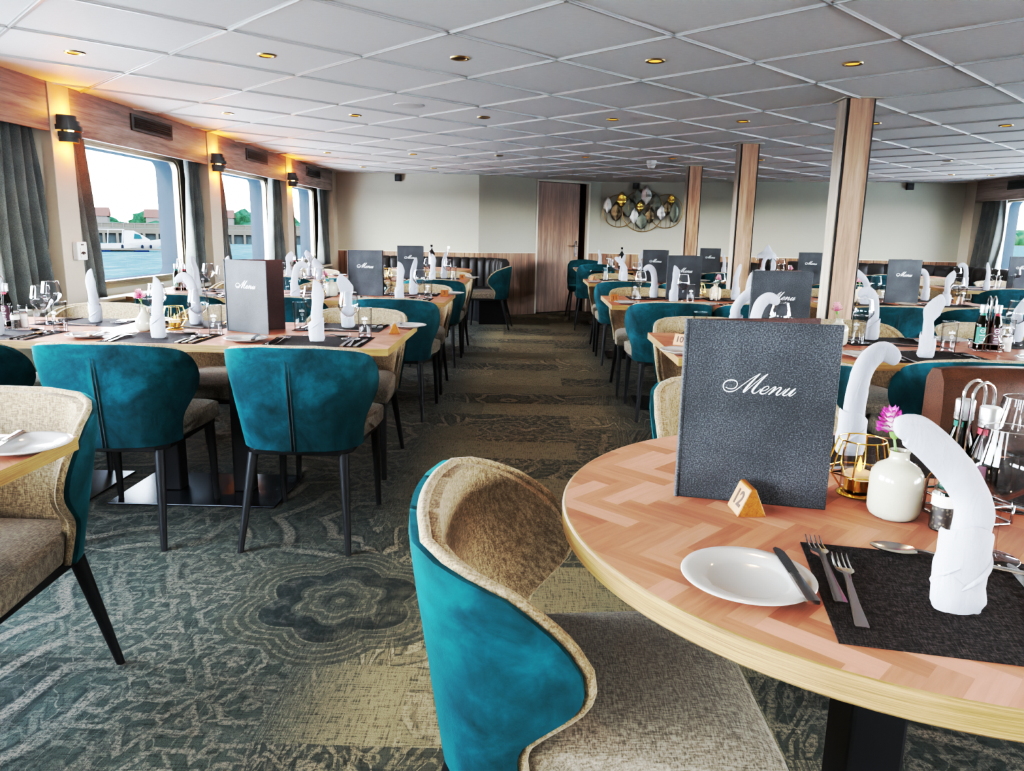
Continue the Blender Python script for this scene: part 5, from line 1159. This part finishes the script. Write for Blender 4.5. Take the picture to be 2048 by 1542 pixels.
condiments(-2.345, 3.275, 0, 'by the wall on the ' + L1, mills=((.075, -.02, 'p'), (.078, .028, 's')))
condiments(-2.50, 5.36, .2, 'by the wall on the second left table', mills=((.075, .01, 's'),))
condiments(-2.30, 7.28, .2, 'by the wall on the third left table', mills=((.075, .01, 's'),))
condiments(1.60, 7.56, .1, 'on the ' + R12, mills=((.078, -.02, 's'),))

# menus
menu2 = make_menu(48)
menu2.put((-1.356, 3.338, TZ), math.radians(-26), 'grey menu standing open with maroon inside, ' + L1, 'menu', 'standing menus')
for x, y, dg, w in ((-1.285, 5.345, -5, 'on the second left table'), (-1.27, 7.28, 2, 'on the third left table'), (.955, 3.255, -4, 'right behind the foreground menu'), (1.01, 5.57, 2, 'on the second right table'), (1.13, 7.60, -4, 'on the third right table'),
        (2.635, 5.63, 3, 'on the table right of the nearest pillar'), (2.10, 9.42, 0, 'between the two far pillars'), (2.74, 7.80, -3, 'on the table behind the nearest pillar'), (4.80, 7.70, -4, 'on the table near the right windows')):
    menu.put((x, y, TZ), math.radians(dg), 'grey menu standing open ' + w, 'menu', 'standing menus')
# number blocks
number_block('1', (-.605, 3.365, TZ), math.radians(-82), 'small number block seen end-on at the aisle corner of the first left table')
number_block('3', (-.607, 5.40, TZ), math.radians(4), 'wooden number block reading three at the end of the second left table', None)
number_block('4', (-.66, 7.42, TZ), math.radians(4), 'wooden number block reading four at the end of the third left table', None)
number_block('10', (.655, 3.19, TZ), math.radians(-38), 'wooden number block reading ten at the corner of the first right table')
number_block('11', (.600, 5.28, TZ), math.radians(2), 'wooden number block reading eleven on the second right table', None)
number_block('', (.64, 7.66, TZ), math.radians(-55), 'plain-looking wooden number block on the third right table', None)
number_block('9', (3.225, 5.72, TZ), math.radians(-40), 'wooden number block at the right end of the table right of the nearest pillar')
# vases, flowers and candles
def vaseset(x, y, where, v=vase, c=carn_p, tilt=.15):
    v.put((x, y, TZ), 0, 'small bottle vase ' + where, 'vase', 'bottle vases'); o = c.put((x - .001, y, TZ + .088), random.uniform(0, 6), 'pink carnation in the vase ' + where, 'flower', 'carnations'); o.rotation_euler = (random.uniform(-.15, .15), tilt, o.rotation_euler.z)
def candle(x, y, where): holder.put((x, y, TZ), random.random(), 'gold wire candle holder ' + where, 'candle holder', 'candle holders'); tealight.put((x, y, TZ + .0115), 0, 'lit tealight in the gold holder ' + where, 'candle', 'tealights')
vaseset(-1.70, 3.27, 'left of the menu on the ' + L1, bulbvase, tilt=-.3); candle(-1.60, 3.345, 'left of the menu on the ' + L1)
vaseset(-1.375, 5.22, 'left of the menu on the second left table', vase, tilt=.5); candle(-1.47, 5.28, 'left of the menu on the second left table')
vaseset(1.378, 5.60, 'right of the menu on the second right table', vasewarm); candle(1.285, 5.74, 'right of the menu on the second right table')
vaseset(2.44, 5.62, 'left of the menu right of the nearest pillar', vasewarm); candle(2.33, 5.60, 'left of the menu right of the nearest pillar')
vaseset(1.50, 7.72, 'right of the menu on the third right table', vase); vaseset(2.62, 7.62, 'left of the menu behind the nearest pillar', vase)
vaseset(1.36, 3.30, 'beside the menu on the first right table', vase); candle(-1.36, 7.20, 'beside the menu on the third left table')
# wine bottles, cutlery pot and ice bucket at the back
def wine(x, y, label):
    r = empty('wine_bottle', (x, y, TZ)); MB().lathe([(.0005, 0), (.035, 0), (.037, .004), (.037, .185), (.030, .212), (.016, .232), (.0135, .245), (.0135, .285), (.0155, .288), (.0155, .297), (.0005, .298)], 24, cap0=False, cap1=False).make('glass_body', 'winebottle', r, smooth=50)
    b = MB(); label_patch(b, .0374, -1.3, 1.3, .06, .15, 12); b.make('paper_label', 'labelw', r, smooth=60); b = MB(); label_patch(b, .0140, -3.1, 3.1, .262, .268, 20); b.make('neck_band', 'labelw', r, smooth=60)
    tag(r, label, 'bottle', 'wine bottles')
wine(1.22, 10.12, 'dark wine bottle standing near the leaf wall art'); wine(-1.22, 9.42, 'dark wine bottle on the small round table in the back left corner')
r = empty('water_bottle', (-1.02, 9.55, TZ)); MB().lathe([(.0005, 0), (.036, 0), (.036, .15), (.018, .19), (.014, .25), (.0005, .25)], 20, cap0=False, cap1=False).make('glass_body', 'glass', r); MB().lathe([(.016, .25), (.016, .28), (.0005, .28)], 16, cap0=False).make('cap', 'alu', r); tag(r, 'clear bottle with pale cap on the small round corner table', 'bottle')
r = empty('ice_bucket', (2.97, 9.58, TZ)); MB().lathe([(.0005, 0), (.070, 0), (.078, .01), (.102, .235), (.108, .24), (.108, .25), (.098, .25), (.074, .015), (.0005, .015)], 36, cap0=False, cap1=False).make('bucket_body', 'steel', r, smooth=40)
for sx_ in (-1, 1): b = MB(); b.tube([(sx_ * .104, 0, .215), (sx_ * .135, 0, .215), (sx_ * .140, 0, .195), (sx_ * .130, 0, .18), (sx_ * .100, 0, .185)], .005, 8); b.make('side_handle', 'chrome', r, smooth=60)
tag(r, 'steel ice bucket with white napkin on a table by the back wall', 'ice bucket')
b = MB(); g = []
for j in range(13):
    v = j / 12; row = []
    for k in range(33):
        a_ = 2 * PI * k / 32; rr = interp([(0, .004), (.3, .045), (.55, .10), (.62, .114), (1, .122)], v) * (1 + .06 * v * math.sin(5 * a_)); drop = .25 + .10 * (1 - min(1, v / .58)) if v < .6 else .252 - (v - .6) * (.13 + .42 * max(0, math.cos(a_ - .3)) ** 2)
        row.append((rr * math.cos(a_), rr * math.sin(a_), max(.06, drop + (.02 if v < .3 else 0))))
    g.append(row)
b.sections(g, closed=False, caps=False); tag(b.make('draped_napkin', 'napkin', smooth=80, loc=(2.97, 9.58, TZ + .006)), 'white napkin draped over the steel ice bucket', 'napkin')
# ------------------------------------------------------------------ outside
wat = MB(); wat.add([(-3000, -400, -2.3), (3000, -400, -2.3), (3000, 3000, -2.3), (-3000, 3000, -2.3)], [(0, 1, 2, 3)]); o = wat.make('water', 'water', smooth=0); o['kind'] = 'structure'
# unseen white slabs beside and behind the hull, added to bounce daylight upward
for nm, x0, x1, y0, y1 in (('floor_bounce_left', -4.2, -3.02, -9, 11.6), ('floor_bounce_right', 6.30, 9.0, -9, 11.6), ('floor_bounce_aft', -3.02, 6.30, -9, Y0 - .08)):
    struct(MB().box(x0, x1, y0, y1, .52, .58).make(nm, 'bouncewhite', smooth=0))
for nm, x0, x1 in (('ground_bounce_left', -19, -4.4), ('ground_bounce_right', 9.2, 40)):   # pale slabs out of view, added to throw daylight onto the ceiling
    struct(MB().box(x0, x1, -18, 30, -2.29, -2.05).make(nm, 'bouncewhite', smooth=0))
# pier across the harbour
PA, PB = Vector((-170, 118)), Vector((-30, 182)); t = (PB - PA).normalized(); n = Vector((-t.y, t.x)); Lp = (PB - PA).length
pr = empty('harbour_pier', (PA.x, PA.y, -2.3), math.atan2(t.y, t.x))
MB().box(0, Lp, 0, 6, 2.0, 3.0).make('deck', 'pier', pr, smooth=0)
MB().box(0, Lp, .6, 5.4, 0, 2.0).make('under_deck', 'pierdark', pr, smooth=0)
b = MB()
for k in range(int(Lp / 2.5)): b.box(k * 2.5, k * 2.5 + .5, 0, .5, 0, 2.0)
o = b.make('piles', 'pier', pr, smooth=0); o['kind'] = 'stuff'
b = MB(); b.box(0, Lp, .1, .2, 4.0, 4.15); b.box(0, Lp, .12, .18, 3.0, 3.15)
for k in range(int(Lp / 2)): b.box(k * 2.0, k * 2.0 + .14, .08, .22, 3.0, 4.1)
o = b.make('railing', 'rail', pr, smooth=0)
MB().box(0, Lp, .2, .26, 3.2, 4.0).make('railing_panel', 'pier', pr, smooth=0)
tag(pr, 'long concrete harbour pier with pale railing seen through the left windows', 'pier')
# shore bank with trees and houses
def blobs(name, mat, spots, seed, label, cat='trees', group=None, stuff=False, sub=3):
    import bmesh
    rnd = random.Random(seed); b = MB(); bm = bmesh.new()
    for (x, y, z, r, h) in spots:
        before = len(bm.verts); bmesh.ops.create_icosphere(bm, subdivisions=sub, radius=1.0); bm.verts.ensure_lookup_table(); off = rnd.uniform(0, 99)
        for v in bm.verts[before:]:
            d = 1 + .28 * mnoise.noise(v.co * 2.1 + Vector((off, 0, 0))) + .16 * mnoise.noise(v.co * 5.0 + Vector((0, off, 0))); v.co = Vector((x + v.co.x * r * d, y + v.co.y * r * d, z + v.co.z * h * d))
    me = bpy.data.meshes.new(name); bm.to_mesh(me); bm.free(); me.materials.append(M[mat]); o = bpy.data.objects.new(name, me); COL.objects.link(o)
    me.polygons.foreach_set('use_smooth', [True] * len(me.polygons)); return tag(o, label, cat, group, 'stuff' if stuff else None)
rnd = random.Random(3)
bank = MB(); bank.add([(-330, 190, -2.3), (-20, 330, -2.3), (-60, 460, 2.2), (-420, 330, 2.2)], [(0, 1, 2, 3)]); o = bank.make('ground', 'tree', smooth=0); o['kind'] = 'structure'
spots = []
for k in range(64):
    u = k / 63; x = lerp(-325, -25, u); y = lerp(200, 335, u); spots.append((x + rnd.uniform(-4, 4), y + rnd.uniform(0, 18), -1.5 + rnd.uniform(0, 1.0), rnd.uniform(5, 8), rnd.uniform(3.2, 5.4)))
blobs('hedge_trees', 'tree', spots, 5, 'dense green belt of trees along the far left shore', stuff=True, sub=2)
for k, (x, y, r, h) in enumerate(((-205, 265, 7, 7.5), (-176, 280, 6, 7), (-146, 290, 6.5, 7), (-168, 292, 5, 6), (-128, 300, 7, 7.6), (-118, 312, 6, 8.2), (-105, 318, 7, 8.4), (-92, 325, 6, 7.6))):
    blobs('shore_tree', 'tree', [(x, y, 1.5, r, h * .85), (x + 4, y + 2, 0.5, r * .8, h * .7)], 20 + k, ['tall bushy tree on the far left shore', 'rounded green tree on the far shore behind the pier'][k > 3], 'tree', 'shore trees')
def house(x, y, w, d, h, rz, label, z=-.5):
    r = empty('shore_house', (x, y, z), rz); MB().box(-w / 2, w / 2, -d / 2, d / 2, 0, h).make('wall', 'house', r, smooth=0)
    b = MB(); b.add([(-w * .55, -d * .55, h), (w * .55, -d * .55, h), (w * .55, d * .55, h), (-w * .55, d * .55, h), (-w * .55, 0, h + d * .45), (w * .55, 0, h + d * .45)], [(0, 1, 5, 4), (2, 3, 4, 5), (0, 4, 3), (1, 2, 5), (0, 3, 2, 1)]); b.make('roof', 'roof', r, smooth=0)
    return tag(r, label, 'house', 'houses on the far shore')
house(-196, 258, 9, 8, 6.2, .5, 'pale house with steep red roof among trees on the far left shore'); house(-160, 275, 12, 7, 4.6, .4, 'low pale house with brown roof behind the pier', 0)
house(-138, 288, 14, 7, 4.4, .4, 'long pale house with red roof on the far shore', 0); house(-122, 300, 9, 7, 5.0, .3, 'small pale house among the far shore trees', 0)
r = empty('lighthouse_tower', (-58, 230, -2.3)); MB().lathe([(2.4, 0), (1.6, 9)], 14).make('tower', 'hull', r); MB().lathe([(1.9, 9), (1.9, 10), (.1, 13)], 14).make('tower_roof', 'treefar', r); tag(r, 'small white harbour tower with green cap seen through the third window', 'tower')
# motor boat
bt = empty('motor_boat', (-57.0, 106.5, -2.3), math.atan2(.48, .87))
secs = []
for u, w, zk, zd in ((-4.2, 1.25, .05, .95), (-2.5, 1.35, -.1, 1.0), (0, 1.38, -.1, 1.12), (2.0, 1.15, .0, 1.32), (3.4, .62, .25, 1.5), (4.4, .05, .8, 1.65)):
    secs.append([(u, -w, zd), (u, -w * .92, lerp(zk, zd, .45)), (u, 0, zk), (u, w * .92, lerp(zk, zd, .45)), (u, w, zd), (u, 0, zd + .05)])
MB().sections(secs).make('hull', 'hull', bt, smooth=50)
secs = []
for u, w, z1 in ((-.4, 1.05, 2.9), (1.0, 1.0, 2.85), (2.1, .8, 2.2), (3.0, .5, 1.6)): secs.append([(u, -w, 1.1), (u, -w * .85, z1), (u, w * .85, z1), (u, w, 1.1)])
MB().sections(secs).make('cabin', 'hull', bt, smooth=40)
b = MB(); b.box(-3.6, -.2, -1.1, 1.1, 2.95, 3.03); b.make('canopy_roof', 'hull', bt, smooth=0)
for x in (-3.6, -2.2, -.4):
    for y in (-1.05, 1.05): MB().tube([(x - .2, y, 1.0), (x, y, 2.95)], .06, 6).make('canopy_post', 'hull', bt)
b = MB(); b.add([(.9, -1.03, 1.75), (2.0, -.92, 1.75), (1.75, -.88, 2.3), (1.05, -.95, 2.5)], [(0, 1, 2, 3)]); b.make('side_window', 'boatglass', bt, smooth=0)
for x in (-.6, 1.9, 3.0): MB().lathe([(.02, .25), (.16, .35), (.16, .85), (.02, .95)], 10, (x, -1.36 if x < 2.5 else -1.0, 0)).make('fender', 'fender', bt)
tag(bt, 'white motor boat with canopy moored outside the first left window', 'boat')
pt = empty('mooring_pontoon', (-57.5, 102.5, -2.3), math.atan2(.48, .87))
MB().box(-14, 14, -.9, .9, .25, .45).make('walkway', 'pier', pt, smooth=0)
for x in (-1.5, 3.2, 10): MB().box(x, x + 1.8, -1.0, 1.0, -.3, .26).make('float', 'pontoon', pt, smooth=0)
tag(pt, 'low floating pontoon with blue floats beside the motor boat', 'pontoon')
MB().box(-12, 12, -1, 1, -.2, .55).make('float', 'sand', pt, smooth=0, loc=(-6, 22, 0))
# far right shore
spots = [(lerp(350, 900, k / 27) + rnd.uniform(-6, 6), 900 + rnd.uniform(-20, 30), 0, rnd.uniform(14, 24), rnd.uniform(10, 18)) for k in range(28)]
blobs('far_trees', 'treefar', spots, 9, 'line of green trees on the far bank seen through the right window', stuff=True, sub=2)
b = MB(); b.add([(250, 840, -2.25), (1000, 840, -2.25), (1000, 990, -1.0), (250, 990, -1.0)], [(0, 1, 2, 3)]); o = b.make('ground_far_bank', 'sand', smooth=0); o['kind'] = 'structure'

# ------------------------------------------------------------------ sky and sun
w = bpy.data.worlds.new('sky'); sc.world = w; w.use_nodes = True; nt = w.node_tree; nt.nodes.clear()
tc = nt.nodes.new('ShaderNodeTexCoord'); sx = nt.nodes.new('ShaderNodeSeparateXYZ'); nt.links.new(tc.outputs['Generated'], sx.inputs[0])
rp = nt.nodes.new('ShaderNodeValToRGB'); e = rp.color_ramp.elements; e[0].position = 0.0; e[0].color = (.93, .97, 1, 1); e[1].position = .6; e[1].color = (.62, .78, 1, 1)
nt.links.new(sx.outputs[2], rp.inputs[0]); bg = nt.nodes.new('ShaderNodeBackground'); nt.links.new(rp.outputs[0], bg.inputs[0]); bg.inputs[1].default_value = SKY
out = nt.nodes.new('ShaderNodeOutputWorld'); nt.links.new(bg.outputs[0], out.inputs[0])
s = add_light('sun', 'SUN', (-20, -20, 30), SUN, (1, .93, .80), angle=math.radians(.6)); s.rotation_euler = Vector((.30, .80, -.52)).to_track_quat('-Z', 'Y').to_euler()

# ------------------------------------------------------------------ camera
cam = bpy.data.cameras.new('camera'); co = bpy.data.objects.new('camera', cam); COL.objects.link(co); sc.camera = co
R_, U_, F_ = Vector((0.9995, 0.0239, 0.0183)), Vector((-0.0227, 0.1988, 0.9798)), Vector((-0.0197, 0.9797, -0.1993))
m = Matrix((R_, U_, -F_)).transposed().to_4x4(); m.translation = (0, 0, 1.2); co.matrix_world = m
cam.sensor_fit = 'HORIZONTAL'; cam.sensor_width = 36.0; cam.lens = 1498.2 / 2048 * 36; cam.clip_start = .02; cam.clip_end = 6000
sc.view_settings.view_transform = 'Standard'; sc.view_settings.look = 'None'; sc.view_settings.exposure = EXPO; sc.view_settings.gamma = GAM
vs = sc.view_settings; vs.use_curve_mapping = True; cmn = vs.curve_mapping; cmn.white_level = (4, 4, 4); cmn.black_level = (0, 0, 0); cv = cmn.curves[3]
cmn.extend = 'HORIZONTAL'
TONE = [(0, 0), (.02, .012), (.06, .05), (.10, .115), (.14, .21), (.18, .315), (.22, .39), (.30, .485), (.45, .60), (.75, .76), (1.2, .87), (2.0, .95), (4.0, 1.0)]
for k, (x, y) in enumerate(TONE):
    if k == 0: cv.points[0].location = (0, 0)
    elif k == len(TONE) - 1: cv.points[-1].location = (1, 1)
    else: cv.points.new(x / 4.0, y)
cmn.update()
cy = sc.cycles; cy.use_adaptive_sampling = True; cy.adaptive_threshold = .10; cy.adaptive_min_samples = 16; cy.max_bounces = 7; cy.diffuse_bounces = 4; cy.glossy_bounces = 3; cy.transmission_bounces = 2; cy.transparent_max_bounces = 20
cy.caustics_reflective = False; cy.caustics_refractive = False; cy.sample_clamp_indirect = 6.0; cy.use_denoising = True; cy.blur_glossy = 0.5
